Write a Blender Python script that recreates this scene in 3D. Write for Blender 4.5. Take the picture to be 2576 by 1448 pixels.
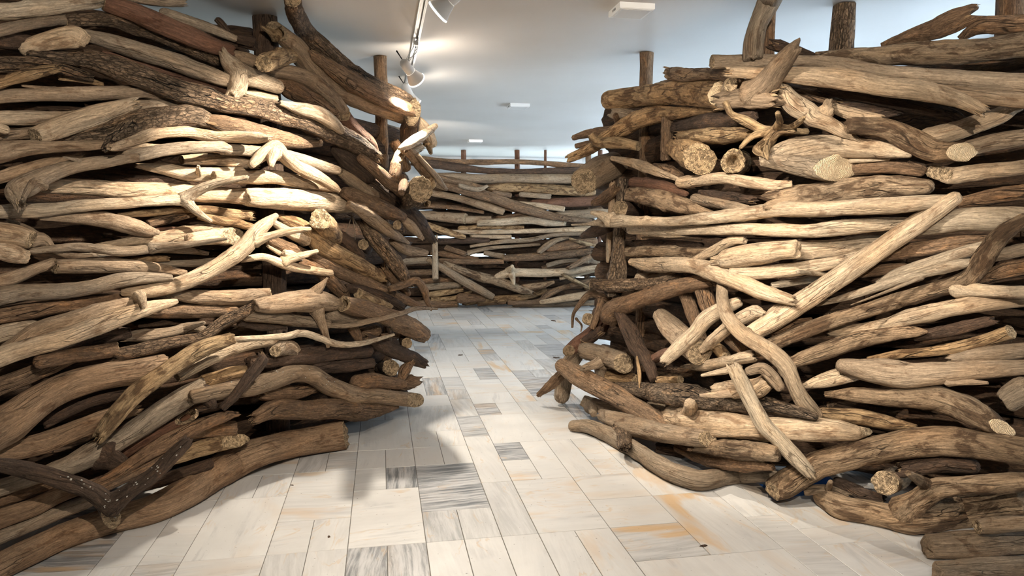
import bpy, math, random
import numpy as np

# ------------------------------------------------------------------ camera, world, light
SC = bpy.context.scene
COL = SC.collection
for o in list(bpy.data.objects):
    bpy.data.objects.remove(o)

W, H, F = 2576.0, 1448.0, 1800.0          # photo frame and focal length in its pixels
CAMZ, CEIL = 1.6, 2.92
PITCH = math.atan((724.0 - 555.0) / F)    # horizon of the tile joints sits at row 555
YAW = math.radians(10.3)                  # the building is turned against the view

cam_d = bpy.data.cameras.new('camera')
cam_d.sensor_width = 36.0
cam_d.lens = 36.0 * F / W
cam_d.clip_start = 0.05
cam = bpy.data.objects.new('camera', cam_d)
COL.objects.link(cam)
cam.location = (0, 0, CAMZ)
cam.rotation_euler = (math.pi / 2 - PITCH, 0, 0)
SC.camera = cam

SC.view_settings.view_transform = 'Standard'
SC.view_settings.look = 'None'
SC.view_settings.gamma = 1.0
SC.view_settings.use_curve_mapping = False
SC.view_settings.exposure = 0.15

WORLD_STRENGTH = 2.8
world = bpy.data.worlds.new('sky')
SC.world = world
world.use_nodes = True
wn = world.node_tree.nodes
wn['Background'].inputs[0].default_value = (0.66, 0.82, 1.0, 1)
wn['Background'].inputs[1].default_value = WORLD_STRENGTH

# sun from over the building's far side: lights the added terrace outside, never the room directly
sun_d = bpy.data.lights.new('sun', 'SUN')
sun_d.energy = 88.0
sun_d.color = (0.93, 0.97, 1.0)
sun_d.angle = math.radians(0.6)
sun = bpy.data.objects.new('sun', sun_d)
COL.objects.link(sun)
sun.rotation_euler = (math.radians(8), math.radians(-42), YAW)

# spotlight heads on the ceiling track: (pixel of the lamp face | distance along the track), aim, watts, cone, spill
WARM = (1.0, 0.89, 0.75)
LAMPS = [
    # px, py, drop below ceiling, target xyz, power, cone deg, blend, spill W
    dict(px=(1101, 31), drop=0.20, aim=(-1.62, 4.35, 1.74), power=520, cone=56, blend=0.65, spill=0.0),
    dict(px=(1048, 202), drop=0.28, aim=(1.1, 8.6, 0.2), beam=(-0.75, 3.9, 0.0), power=300, cone=100, blend=0.5, spill=9),
    dict(px=(1042, 262), drop=0.28, aim=(0.35, 7.6, 0.0), power=240, cone=84, blend=0.7, spill=9),
    dict(a=2.35, drop=0.20, aim=(1.60, 4.4, 1.12), power=390, cone=54, blend=0.5, spill=0.0),
    dict(a=1.30, drop=0.20, aim=(0.6, 4.3, 0.1), power=200, cone=84, blend=0.7, spill=0.0),
    dict(a=0.20, drop=0.20, aim=(-1.9, 3.9, 0.9), power=420, cone=80, blend=0.8, spill=0.0),
    dict(a=-0.60, drop=0.20, aim=(2.1, 3.9, 2.3), power=680, cone=70, blend=0.8, spill=0.0),
    dict(a=8.9, drop=0.20, aim=(-0.1, 13.0, 0.9), power=300, cone=80, blend=0.6, spill=0.0),  # unseen lamp added behind the logs to light the end wall
]

# ------------------------------------------------------------------ projection helpers
SP, CP = math.sin(PITCH), math.cos(PITCH)
def ray(px, py):
    dx = (np.asarray(px, float) - 1288.0) / F
    dv = -(np.asarray(py, float) - 724.0) / F
    return np.stack([dx + 0 * dv, CP + dv * SP + 0 * dx, -SP + dv * CP + 0 * dx], -1)
def at(px, py, t):
    p = ray(px, py) * np.asarray(t, float)[..., None]
    p[..., 2] += CAMZ
    return p
def at_ceiling(px, py, z=CEIL):
    d = ray(px, py)
    return at(px, py, (z - CAMZ) / d[..., 2])
AX = np.array([-math.sin(YAW), math.cos(YAW)])     # along the building
BX = np.array([math.cos(YAW), math.sin(YAW)])      # across the building
def ab(a, b, z=0.0):
    p = a * AX + b * BX
    return (float(p[0]), float(p[1]), z)

# ------------------------------------------------------------------ object helpers
def lin(r, g, b):
    f = lambda c: (c / 255 / 12.92) if c / 255 <= 0.04045 else ((c / 255 + 0.055) / 1.055) ** 2.4
    return (f(r), f(g), f(b), 1.0)
def tag(o, label=None, cat=None, group=None, kind=None):
    if label: o['label'] = label
    if cat: o['category'] = cat
    if group: o['group'] = group
    if kind: o['kind'] = kind
    return o
def link(name, data, parent=None, loc=(0, 0, 0), rot=(0, 0, 0)):
    o = bpy.data.objects.new(name, data)
    COL.objects.link(o)
    o.parent = parent
    o.location = loc
    o.rotation_euler = rot
    return o
def mesh(name, v, f, mat=None, smooth=False, lc=None):
    m = bpy.data.meshes.new(name)
    m.from_pydata([tuple(map(float, p)) for p in v], [], [tuple(map(int, q)) for q in f])
    if smooth:
        m.polygons.foreach_set('use_smooth', [True] * len(m.polygons))
    if lc is not None:
        at_ = m.attributes.new('lc', 'FLOAT_VECTOR', 'POINT')
        at_.data.foreach_set('vector', np.asarray(lc, np.float32).ravel())
    if mat: m.materials.append(mat)
    m.update()
    return m
def box_vf(x0, x1, y0, y1, z0, z1, bev=0.0):
    if bev <= 0:
        v = [(x, y, z) for z in (z0, z1) for y in (y0, y1) for x in (x0, x1)]
        f = [(0, 2, 3, 1), (4, 5, 7, 6), (0, 1, 5, 4), (2, 6, 7, 3), (0, 4, 6, 2), (1, 3, 7, 5)]
        return v, f
    v = []
    for z, s in ((z0, 0), (z1 - bev, 0), (z1, bev)):
        v += [(x0 + s, y0 + s, z), (x1 - s, y0 + s, z), (x1 - s, y1 - s, z), (x0 + s, y1 - s, z)]
    f = [(3, 2, 1, 0), (8, 9, 10, 11)]
    for k in (0, 4):
        for i in range(4):
            j = (i + 1) % 4
            f.append((k + i, k + j, k + 4 + j, k + 4 + i))
    return v, f
def join_vf(parts):
    V, Fc = [], []
    for v, f in parts:
        n = len(V); V += list(v); Fc += [tuple(i + n for i in q) for q in f]
    return V, Fc
def lathe_vf(profile, n=28, cap0=False, cap1=False):
    v, f = [], []
    for r, z in profile:
        v += [(r * math.cos(2 * math.pi * k / n), r * math.sin(2 * math.pi * k / n), z) for k in range(n)]
    for i in range(len(profile) - 1):
        for k in range(n):
            a, b = i * n + k, i * n + (k + 1) % n
            f.append((a, b, b + n, a + n))
    if cap0: f.append(tuple(range(n - 1, -1, -1)))
    if cap1: f.append(tuple((len(profile) - 1) * n + k for k in range(n)))
    return v, f
def xform(v, M, loc):
    return (np.asarray(v, float) @ np.asarray(M).T + np.asarray(loc))
def basis(axis):
    z = np.asarray(axis, float); z = z / np.linalg.norm(z)
    u = np.array([0, 0, 1.0]) if abs(z[2]) < .95 else np.array([1.0, 0, 0])
    x = np.cross(u, z); x /= np.linalg.norm(x)
    y = np.cross(z, x)
    return np.stack([x, y, z], 1)

# ------------------------------------------------------------------ materials
class NT:
    def __init__(self, name):
        self.m = bpy.data.materials.new(name); self.m.use_nodes = True
        self.t = self.m.node_tree; self.t.nodes.clear()
        self.out = self.n('ShaderNodeOutputMaterial')
    def n(self, typ, **kw):
        nd = self.t.nodes.new(typ)
        for k, v in kw.items(): setattr(nd, k, v)
        return nd
    def l(self, a, b): self.t.links.new(a, b)
    def inp(self, sock, v):
        if isinstance(v, bpy.types.NodeSocket): self.l(v, sock)
        elif v is not None: sock.default_value = v
    def math(self, op, a, b=None, c=None, clamp=False):
        nd = self.n('ShaderNodeMath', operation=op, use_clamp=clamp)
        for i, v in enumerate((a, b, c)):
            self.inp(nd.inputs[i], v)
        return nd.outputs[0]
    def vmath(self, op, a, b=None):
        nd = self.n('ShaderNodeVectorMath', operation=op)
        self.inp(nd.inputs[0], a)
        if b is not None: self.inp(nd.inputs[1], b)
        return nd.outputs[0]
    def mix(self, fac, a, b, mode='MIX'):
        nd = self.n('ShaderNodeMix', data_type='RGBA', blend_type=mode)
        self.inp(nd.inputs[0], fac); self.inp(nd.inputs[6], a); self.inp(nd.inputs[7], b)
        return nd.outputs[2]
    def noise(self, vec, scale=1.0, detail=3.0, rough=0.55, dist=0.0):
        nd = self.n('ShaderNodeTexNoise')
        self.inp(nd.inputs['Vector'], vec)
        nd.inputs['Scale'].default_value = scale; nd.inputs['Detail'].default_value = detail
        nd.inputs['Roughness'].default_value = rough; nd.inputs['Distortion'].default_value = dist
        return nd.outputs[0]
    def ramp(self, fac, lo, hi, a=0.0, b=1.0, smooth=True):
        nd = self.n('ShaderNodeMapRange', interpolation_type='SMOOTHSTEP' if smooth else 'LINEAR')
        self.inp(nd.inputs[0], fac)
        for i, v in enumerate((lo, hi, a, b)): nd.inputs[i + 1].default_value = v
        return nd.outputs[0]
    def principled(self, col, rough=0.8, normal=None, spec=0.3, **kw):
        nd = self.n('ShaderNodeBsdfPrincipled')
        self.inp(nd.inputs['Base Color'], col); self.inp(nd.inputs['Roughness'], rough)
        nd.inputs['Specular IOR Level'].default_value = spec
        if normal is not None: self.l(normal, nd.inputs['Normal'])
        for k, v in kw.items(): self.inp(nd.inputs[k], v)
        self.l(nd.outputs[0], self.out.inputs[0])
        return nd
    def bump(self, h, strength=0.4, dist=0.01):
        nd = self.n('ShaderNodeBump')
        self.inp(nd.inputs['Height'], h)
        nd.inputs['Strength'].default_value = strength; nd.inputs['Distance'].default_value = dist
        return nd.outputs[0]

def wood_material(name, patch_tint, patch_lo, patch_hi, crack, flake, grain_amp, bump):
    """weathered wood along the log's own axis (attribute lc: cross-section x, y and length z, in metres)"""
    T = NT(name)
    lc = T.n('ShaderNodeAttribute', attribute_name='lc').outputs['Vector']
    oi = T.n('ShaderNodeObjectInfo')
    cx = T.n('ShaderNodeCombineXYZ')
    r37 = T.math('MULTIPLY', oi.outputs['Random'], 37.0)
    for i in range(3): T.l(r37, cx.inputs[i])
    p = T.vmath('ADD', lc, cx.outputs[0])
    sw = T.noise(T.vmath('MULTIPLY', p, (14, 14, 5)), 1, 2, .5)
    swv = T.n('ShaderNodeCombineXYZ')
    for i in range(2): T.l(T.math('MULTIPLY', sw, .035), swv.inputs[i])
    pg = T.vmath('ADD', p, swv.outputs[0])
    grain = T.noise(T.vmath('MULTIPLY', pg, (85, 85, 3.4)), 1, 5, .68, .5)
    fine = T.noise(T.vmath('MULTIPLY', pg, (300, 300, 12)), 1, 3, .65)
    patch = T.noise(T.vmath('MULTIPLY', p, (14, 14, 5.5)), 1, 5, .65, .9)
    broad = T.noise(T.vmath('MULTIPLY', p, (5, 5, 2.2)), 1, 3, .55)
    speck = T.noise(T.vmath('MULTIPLY', p, (90, 90, 45)), 1, 3, .7)
    col = oi.outputs['Color']
    amp = T.ramp(grain, .30, .70, 1 - grain_amp * 1.8, 1 + grain_amp * 1.1, False)
    fam = T.ramp(fine, .28, .72, .62, 1.24, False)
    bam = T.ramp(broad, .3, .7, .74, 1.22, False)
    sam = T.ramp(speck, .3, .7, .80, 1.16, False)
    k = T.math('MULTIPLY', T.math('MULTIPLY', T.math('MULTIPLY', amp, fam), bam), sam)
    kc = T.n('ShaderNodeCombineColor')
    for i in range(3): T.l(k, kc.inputs[i])
    c1 = T.mix(1.0, col, kc.outputs[0], 'MULTIPLY')
    hue = T.noise(T.vmath('MULTIPLY', p, (8, 8, 3)), 1, 2, .5)
    c1 = T.mix(T.ramp(hue, .42, .68, 0, .55), c1, T.mix(1.0, c1, (1.07, .95, .82, 1), 'MULTIPLY'))
    pf = T.ramp(patch, patch_lo, patch_hi)
    c2 = T.mix(pf, c1, T.mix(1.0, c1, patch_tint, 'MULTIPLY'))
    kn = T.n('ShaderNodeTexVoronoi', feature='F1')
    T.l(T.vmath('MULTIPLY', p, (5, 5, 2.4)), kn.inputs['Vector']); kn.inputs['Scale'].default_value = 1.0
    knot = T.math('MULTIPLY', T.ramp(kn.outputs['Distance'], .05, .11, 1.0, 0.0), T.ramp(speck, .35, .6))
    c2 = T.mix(T.math('MULTIPLY', knot, .75), c2, (.07, .045, .028, 1))
    # drying cracks along the grain
    vor = T.n('ShaderNodeTexVoronoi', feature='DISTANCE_TO_EDGE')
    T.l(T.vmath('MULTIPLY', pg, (36, 36, 2.4)), vor.inputs['Vector'])
    vor.inputs['Scale'].default_value = 1.0
    cmask = T.ramp(T.noise(T.vmath('MULTIPLY', p, (9, 9, 2.2)), 1, 2, .5), .5, .62)
    ck = T.math('MULTIPLY', T.ramp(vor.outputs[0], .0, .05, 1.0, 0.0), T.math('MULTIPLY', cmask, crack))
    c3 = T.mix(ck, c2, (.035, .024, .016, 1))
    h = T.math('MULTIPLY_ADD', grain, .75, T.math('MULTIPLY', fine, .3))
    h = T.math('MULTIPLY_ADD', speck, .25, h)
    h = T.math('SUBTRACT', h, T.math('MULTIPLY', ck, .9))
    if flake > 0:
        pwv = T.n('ShaderNodeCombineXYZ')
        for i in range(3): T.l(T.math('MULTIPLY', speck if i else patch, .03), pwv.inputs[i])
        pw = T.vmath('ADD', p, pwv.outputs[0])
        fl = T.n('ShaderNodeTexVoronoi', feature='F1')
        T.l(T.vmath('MULTIPLY', pw, (58, 58, 24)), fl.inputs['Vector'])
        fl.inputs['Scale'].default_value = 1.0
        fe = T.n('ShaderNodeTexVoronoi', feature='DISTANCE_TO_EDGE')
        T.l(T.vmath('MULTIPLY', pw, (58, 58, 24)), fe.inputs['Vector']); fe.inputs['Scale'].default_value = 1.0
        sep = T.n('ShaderNodeSeparateColor'); T.l(fl.outputs['Color'], sep.inputs[0])
        fk = T.ramp(sep.outputs[0], 0, 1, 1 - flake * .28, 1 + flake * .25, False)
        fc = T.n('ShaderNodeCombineColor')
        for i in range(3): T.l(fk, fc.inputs[i])
        edge = T.math('MULTIPLY', T.ramp(fe.outputs[0], 0, .16, 1, 0), flake * .38)
        c3 = T.mix(edge, T.mix(1.0, c3, fc.outputs[0], 'MULTIPLY'), (.04, .028, .02, 1))
        h = T.math('ADD', h, T.math('MULTIPLY', sep.outputs[0], .35 * flake))
        h = T.math('SUBTRACT', h, T.math('MULTIPLY', edge, .5))
    T.principled(c3, T.ramp(grain, .3, .7, .72, .9), T.bump(h, bump, .022), .2)
    return T.m

M_WOOD = wood_material('driftwood_smooth', (.58, .52, .48, 1), .53, .66, .5, 0.0, .24, .85)
M_MOTT = wood_material('driftwood_mottled', (.40, .36, .34, 1), .47, .59, .8, .25, .30, .9)
M_BARK = wood_material('driftwood_bark', (1.5, 1.36, 1.18, 1), .54, .66, .9, .55, .32, 1.0)
M_RIND = wood_material('driftwood_thick_bark', (1.35, 1.25, 1.12, 1), .55, .63, 1.0, 1.15, .36, 1.4)
LOOK = {  # base colour, material
    'p': (lin(206, 184, 156), M_WOOD), 'g': (lin(164, 144, 121), M_WOOD), 'b': (lin(146, 119, 94), M_BARK),
    'r': (lin(124, 92, 74), M_WOOD), 'd': (lin(98, 80, 67), M_BARK), 'k': (lin(156, 132, 108), M_RIND),
    's': (lin(158, 130, 103), M_WOOD), 'y': (lin(184, 154, 116), M_MOTT), 'm': (lin(170, 145, 117), M_MOTT)}
WORD = {'s': 'brown', 'p': 'pale', 'g': 'grey', 'b': 'brown', 'r': 'reddish-brown', 'd': 'dark brown', 'k': 'grey-brown', 'y': 'yellowish', 'm': 'mottled'}

def endgrain_material():
    T = NT('end_grain')
    lc = T.n('ShaderNodeAttribute', attribute_name='lc').outputs['Vector']
    oi = T.n('ShaderNodeObjectInfo')
    d = T.noise(T.vmath('MULTIPLY', lc, (26, 26, 26)), 1, 3, .6)
    ln = T.n('ShaderNodeVectorMath', operation='LENGTH'); T.l(lc, ln.inputs[0])
    rr = T.math('MULTIPLY_ADD', d, .022, ln.outputs['Value'])
    ring = T.math('SINE', T.math('MULTIPLY', rr, 900.0))
    rk = T.ramp(ring, -1, 1, .80, 1.06, False)
    speck = T.ramp(T.noise(lc, 120, 3, .7), .3, .7, .7, 1.15, False)
    k = T.math('MULTIPLY', rk, speck)
    kc = T.n('ShaderNodeCombineColor')
    for i in range(3): T.l(k, kc.inputs[i])
    c = T.mix(1.0, oi.outputs['Color'], kc.outputs[0], 'MULTIPLY')
    pits = T.ramp(T.noise(lc, 55, 5, .75), .50, .62)
    c = T.mix(T.math('MULTIPLY', pits, oi.outputs['Alpha']), c, (.16, .115, .075, 1))
    vo = T.n('ShaderNodeTexVoronoi', feature='DISTANCE_TO_EDGE')
    T.l(T.vmath('ADD', lc, T.vmath('SCALE', lc)), vo.inputs['Vector']); vo.inputs['Scale'].default_value = 26.0
    crk = T.math('MULTIPLY', T.ramp(vo.outputs[0], 0, .06, 1, 0), T.ramp(d, .4, .6))
    c = T.mix(T.math('MULTIPLY', crk, oi.outputs['Alpha']), c, (.06, .042, .028, 1))
    T.principled(c, .85, T.bump(T.math('SUBTRACT', T.math('SUBTRACT', T.math('MULTIPLY', ring, .12), T.math('MULTIPLY', pits, oi.outputs['Alpha'])), T.math('MULTIPLY', crk, oi.outputs['Alpha'])), .9, .014), .2)
    return T.m
M_END = endgrain_material()

def plain(name, col, rough=.5, spec=.4, metallic=0.0, emit=None, es=0.0):
    T = NT(name)
    kw = {'Metallic': metallic}
    if emit: kw.update({'Emission Color': emit, 'Emission Strength': es})
    T.principled(col, rough, None, spec, **kw)
    return T.m
def ceiling_material():
    T = NT('ceiling_paint')
    g = T.n('ShaderNodeNewGeometry').outputs['Position']
    a = T.noise(T.vmath('MULTIPLY', g, (1, 1, 1)), .9, 3, .5)
    b = T.noise(g, 55, 3, .6)
    k = T.ramp(a, .3, .7, .0, 1.0)
    c = T.mix(k, (.60, .565, .525, 1), (.645, .615, .58, 1))
    T.principled(c, .55, T.bump(T.math('ADD', T.math('MULTIPLY', a, 2.0), T.math('MULTIPLY', b, .10)), .25, .03), .35)
    return T.m
def wall_material():
    T = NT('wall_paint')
    g = T.n('ShaderNodeNewGeometry').outputs['Position']
    b = T.noise(g, 40, 3, .6)
    T.principled((.78, .77, .75, 1), .7, T.bump(b, .15, .01), .3)
    return T.m
def marble_material(name, per_object):
    T = NT(name)
    g = T.n('ShaderNodeNewGeometry').outputs['Position']
    if per_object:
        oi = T.n('ShaderNodeObjectInfo')
        rnd, tint = oi.outputs['Random'], oi.outputs['Color']
    else:
        rnd = T.n('ShaderNodeAttribute', attribute_name='tseed').outputs['Fac']
        tint = T.n('ShaderNodeAttribute', attribute_name='ttint').outputs['Color']
    sep = T.n('ShaderNodeSeparateColor'); T.l(tint, sep.inputs[0])
    grey, rust = sep.outputs[0], sep.outputs[1]                 # tint = (how grey-banded, how rust-stained, _)
    rot = T.n('ShaderNodeVectorRotate', rotation_type='Z_AXIS')
    T.l(g, rot.inputs['Vector'])
    T.l(T.math('MULTIPLY_ADD', T.math('FLOOR', T.math('MULTIPLY', rnd, 97.0)), math.pi / 2, T.math('MULTIPLY_ADD', rnd, .3, -YAW - .15)), rot.inputs['Angle'])
    cx = T.n('ShaderNodeCombineXYZ'); T.l(T.math('MULTIPLY', rnd, 91.0), cx.inputs[0]); T.l(T.math('MULTIPLY', rnd, 57.0), cx.inputs[1])
    p = T.vmath('ADD', rot.outputs[0], cx.outputs[0])
    warp = T.noise(p, 3.0, 3, .5)
    wv = T.n('ShaderNodeCombineXYZ'); T.l(T.math('MULTIPLY', warp, .035), wv.inputs[0]); T.l(T.math('MULTIPLY', warp, .03), wv.inputs[1])
    q = T.vmath('ADD', p, wv.outputs[0])
    band = T.noise(T.vmath('MULTIPLY', q, (30, 2.0, 1)), 1, 6, .7)
    cloud = T.noise(q, 4.5, 4, .6)
    base = T.mix(cloud, (.52, .51, .49, 1), (.73, .72, .695, 1))
    gcol = T.mix(T.ramp(band, .36, .62), (.13, .14, .15, 1), (.50, .50, .50, 1))
    wide = T.noise(T.vmath('MULTIPLY', q, (7, .9, 1)), 1, 4, .6)
    vein = T.math('MULTIPLY', T.ramp(T.math('MULTIPLY_ADD', band, .4, T.math('MULTIPLY', wide, .6)), .50, .64), T.ramp(cloud, .36, .6))
    c = T.mix(T.math('MULTIPLY', vein, .6), base, (.34, .34, .345, 1))
    c = T.mix(T.math('MULTIPLY', grey, T.ramp(cloud, .2, .5, .75, 1.0)), c, gcol)
    # rust-coloured veins and stains
    v2 = T.noise(T.vmath('MULTIPLY', q, (5, 1.3, 1)), 1, 4, .55, .5)
    ab_ = T.math('ABSOLUTE', T.math('SUBTRACT', v2, .5))
    thin = T.math('MULTIPLY', T.ramp(ab_, 0, .016, 1, 0), T.ramp(T.noise(q, 2.6, 2), .46, .62))
    c = T.mix(T.math('MULTIPLY', thin, .4), c, (.52, .33, .13, 1))
    st = T.math('MULTIPLY', T.ramp(v2, .50, .66), rust)
    c = T.mix(T.math('MULTIPLY', st, .75), c, (.56, .33, .11, 1))
    pit = T.ramp(T.noise(g, 60, 1, .5), .74, .78)
    c = T.mix(T.math('MULTIPLY', pit, .7), c, (.12, .10, .08, 1))
    T.principled(c, T.ramp(cloud, .3, .7, .28, .42), T.bump(T.noise(g, 9, 2), .04, .01), .45)
    return T.m

M_CEIL, M_WALL = ceiling_material(), wall_material()
M_TILE, M_TILEF = marble_material('marble_tile', True), marble_material('marble_tile_field', False)
M_GROUT = plain('grout', (.16, .15, .135, 1), .9, .1)
M_WHITE = plain('white_metal', (.88, .88, .87, 1), .35, .5)
M_RAIL = plain('rail_metal', (.72, .70, .67, 1), .35, .5, .3)
M_DIFF = plain('diffuser', (.72, .70, .67, 1), .45, .4)
M_BLACK = plain('black_plastic', (.02, .02, .02, 1), .5, .4)
M_LAMP = plain('lamp_glass', (.9, .9, .9, 1), .3, .5, 0, (1, .9, .76, 1), 14.0)
M_RIM = plain('lamp_rim', (.9, .9, .9, 1), .3, .5, 0, (.92, 1, .95, 1), 2.6)
M_FRAME = plain('window_frame_paint', (.75, .75, .75, 1), .4, .4)
M_BLUE = plain('blue_gloss', (.02, .10, .32, 1), .35, .5)
M_SLOT = plain('dark_slot', (.03, .03, .03, 1), .7, .2)
def glass_material():
    T = NT('window_glass')
    tr = T.n('ShaderNodeBsdfTransparent'); gl = T.n('ShaderNodeBsdfGlossy'); gl.inputs['Roughness'].default_value = .02
    tr.inputs[0].default_value = (.93, .96, .97, 1)
    mx = T.n('ShaderNodeMixShader'); mx.inputs[0].default_value = .06
    T.l(tr.outputs[0], mx.inputs[1]); T.l(gl.outputs[0], mx.inputs[2]); T.l(mx.outputs[0], T.out.inputs[0])
    return T.m
M_GLASS = glass_material()

# ------------------------------------------------------------------ the room
A0, A1, B0, B1 = -3.6, 15.0, -6.5, 4.55
def room_box(name, a0, a1, b0, b1, z0, z1, mat, parent=None, bev=0):
    v, f = box_vf(b0, b1, a0, a1, z0, z1, bev)
    R = np.array([[math.cos(YAW), -math.sin(YAW), 0], [math.sin(YAW), math.cos(YAW), 0], [0, 0, 1.0]])
    o = link(name, mesh(name, xform(v, R, (0, 0, 0)), f, mat), parent)
    if parent is None: tag(o, kind='structure')
    return o
floor = room_box('floor', A0, A1, B0, B1, -.12, -.004, M_GROUT)
tag(floor, 'floor of pale veined marble tiles with rust and grey markings', 'floor')
ceiling = room_box('ceiling', A0, A1, B0, B1, CEIL, CEIL + .15, M_CEIL)
tag(ceiling, 'smooth off-white painted ceiling', 'ceiling')
wl = room_box('wall_left', A0, A1, B0 - .2, B0, -.12, CEIL + .15, M_WALL); tag(wl, 'plain white side wall behind the log wall', 'wall')
wf = room_box('wall_front', A0 - .2, A0, B0 - .2, B1 + .2, -.12, CEIL + .15, M_WALL); tag(wf, 'plain white wall opposite the log end wall', 'wall')
# window walls: low sill, lintel, piers, and tall windows between
def window_wall(name, along, fixed, lo, hi, n, first, labels, HEAD=CEIL - .06):
    SILL = .22
    th = .2
    def B(nm, u0, u1, z0, z1, mat, parent, d0=0.0, d1=th):
        if along == 'a':
            return room_box(nm, u0, u1, fixed + d0, fixed + d1, z0, z1, mat, parent)
        return room_box(nm, fixed + d0, fixed + d1, u0, u1, z0, z1, mat, parent)
    w = B(name, lo - th, hi + th, -.12, SILL, M_WALL, None); tag(w, labels, 'wall')
    B('lintel', lo - th, hi + th, HEAD, CEIL + .15, M_WALL, w)
    step = (hi - lo) / n
    for i in range(n + 1):
        u = lo + i * step
        B('pier', u - .06, u + .06, SILL, HEAD, M_WALL, w)
    for i in range(n):
        u0, u1 = lo + i * step + .06, lo + (i + 1) * step - .06
        fr = B('window_%d' % (first + i), u0, u1, SILL, SILL + .05, M_FRAME, None, .06, .12)
        tag(fr, 'tall white-framed window letting daylight in behind the logs', 'window', 'tall windows of the gallery')
        fr['kind'] = 'structure'
        B('window_frame', u0, u1, HEAD - .05, HEAD, M_FRAME, fr, .06, .12)
        B('window_frame', u0, u0 + .05, SILL + .05, HEAD - .05, M_FRAME, fr, .06, .12)
        B('window_frame', u1 - .05, u1, SILL + .05, HEAD - .05, M_FRAME, fr, .06, .12)
        B('window_pane', u0 + .05, u1 - .05, SILL + .05, HEAD - .05, M_GLASS, fr, .085, .09)
solid = room_box('wall_right_pier', A0 - .2, 1.4, B1, B1 + .2, -.12, CEIL + .15, M_WALL)
tag(solid, 'plain white stretch of wall beside the windows', 'wall')
window_wall('wall_right', 'a', B1, 1.6, A1, 6, 1, 'white window wall behind the window-side log wall', 2.75)
window_wall('wall_back', 'b', A1, B0, B1, 5, 7, 'white window wall behind the log end wall', 2.4)
def portal(a, b, z, sa, sz, rotz):
    d = bpy.data.lights.new('daylight_portal', 'AREA'); d.shape = 'RECTANGLE'; d.size = sa; d.size_y = sz
    d.cycles.is_portal = True
    o = link('daylight_portal', d, None, ab(a, b, z)); o.rotation_euler = (math.pi / 2, 0, rotz)
portal((1.6 + A1) / 2, B1 - .03, (.22 + 2.75) / 2, A1 - 1.6, 2.53, YAW + math.pi / 2)
portal(A1 - .03, (B0 + B1) / 2, (.22 + 2.4) / 2, B1 - B0, 2.18, YAW + math.pi)

sunbounce = room_box('floor_sunbounce', A0 - 12, A1 + 6, B1 + .2, B1 + 22, -.32, -.22, plain('sunbounce_pale', (.60, .66, .73, 1), .8, .2))  # unseen plane added to bounce sunlight through the windows onto the ceiling
tag(sunbounce, 'unseen pale terrace outside the windows', 'ground')
yard = room_box('floor_yard', A0 - 12, A1 + 30, B0 - 14, B1 + 22, -.50, -.34, plain('yard_dull', (.16, .17, .16, 1), .9, .1))  # unseen ground, added dark so little daylight bounces in at the back
tag(yard, 'dull unseen ground added around the building to bounce little daylight', 'ground')

# ------------------------------------------------------------------ marble tiles
U = .1898
def tile_xy(i, j): return 3.465 + U * i, -.19 + .1915 * j
rng = random.Random(4)
taken, tiles = set(), []
def put(i, j, di, dj, grey=0.0, rust=0.0):
    cells = [(i + x, j + y) for x in range(di) for y in range(dj)]
    if any(c in taken for c in cells): return False
    taken.update(cells); tiles.append((i, j, di, dj, grey, rust)); return True
for t in [(-4, 0, 4, 1, .95, 0), (-4, 1, 4, 1, .85, .3), (0, 0, 4, 2, .1, 0), (4, 0, 2, 1, .25, 0), (4, 1, 2, 1, 1, 0), (6, 0, 2, 1, .1, 0), (6, 1, 2, 1, .1, 0), (8, 0, 4, 2, .1, .1),
          (-4, 2, 4, 1, .12, 0), (-4, 3, 4, 1, .1, 0), (0, 2, 2, 1, .6, 0), (0, 3, 2, 1, .35, 0), (2, 2, 4, 2, 1, 0), (6, 2, 2, 1, .05, .1), (6, 3, 2, 1, .05, .1), (8, 2, 2, 1, .05, .2), (8, 3, 2, 1, .05, .1), (10, 2, 4, 2, .3, 0),
          (-4, 4, 4, 1, .1, 0), (0, 4, 4, 1, .35, 0), (4, 4, 5, 1, .15, .1), (9, 4, 3, 1, .75, .5), (12, 4, 3, 1, .35, .2), (15, 4, 2, 1, .6, .4), (17, 4, 3, 1, .55, .3),
          (-4, 5, 4, 1, .15, .1), (-4, 6, 4, 1, .1, .4), (0, 5, 4, 2, .1, .45), (4, 5, 2, 1, .1, .9), (6, 5, 2, 1, 1, 0), (4, 6, 4, 1, .05, 0), (8, 5, 4, 2, .05, .15), (12, 5, 2, 1, .9, .3), (12, 6, 2, 1, .1, .1),
          (14, 5, 2, 2, .05, .1), (16, 5, 3, 2, .1, .2), (14, 7, 2, 1, .1, .8), (12, 7, 2, 2, .2, .2), (8, 7, 4, 2, .15, .3), (4, 7, 4, 1, .05, .1), (4, 8, 4, 1, .1, .5), (0, 7, 2, 2, .1, .2), (2, 7, 2, 2, .05, .3),
          (0, -2, 2, 1, .1, .1), (0, -1, 2, 1, .15, 0), (2, -2, 4, 2, .2, .55), (6, -2, 2, 1, .5, .1), (6, -1, 2, 1, .5, .1), (-4, -2, 4, 1, .35, 0), (-4, -1, 4, 1, .2, 0), (0, -4, 4, 2, 0, .2), (4, -4, 2, 1, .2, .2), (4, -3, 2, 1, .3, .3), (-4, -4, 4, 2, .05, .2), (0, -6, 4, 1, .1, 0), (0, -5, 4, 1, .1, .1)]:
    put(*t)
shapes = [(4, 2), (2, 2), (2, 1), (2, 1), (1, 2), (2, 4), (3, 1), (4, 1), (1, 1)]
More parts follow.
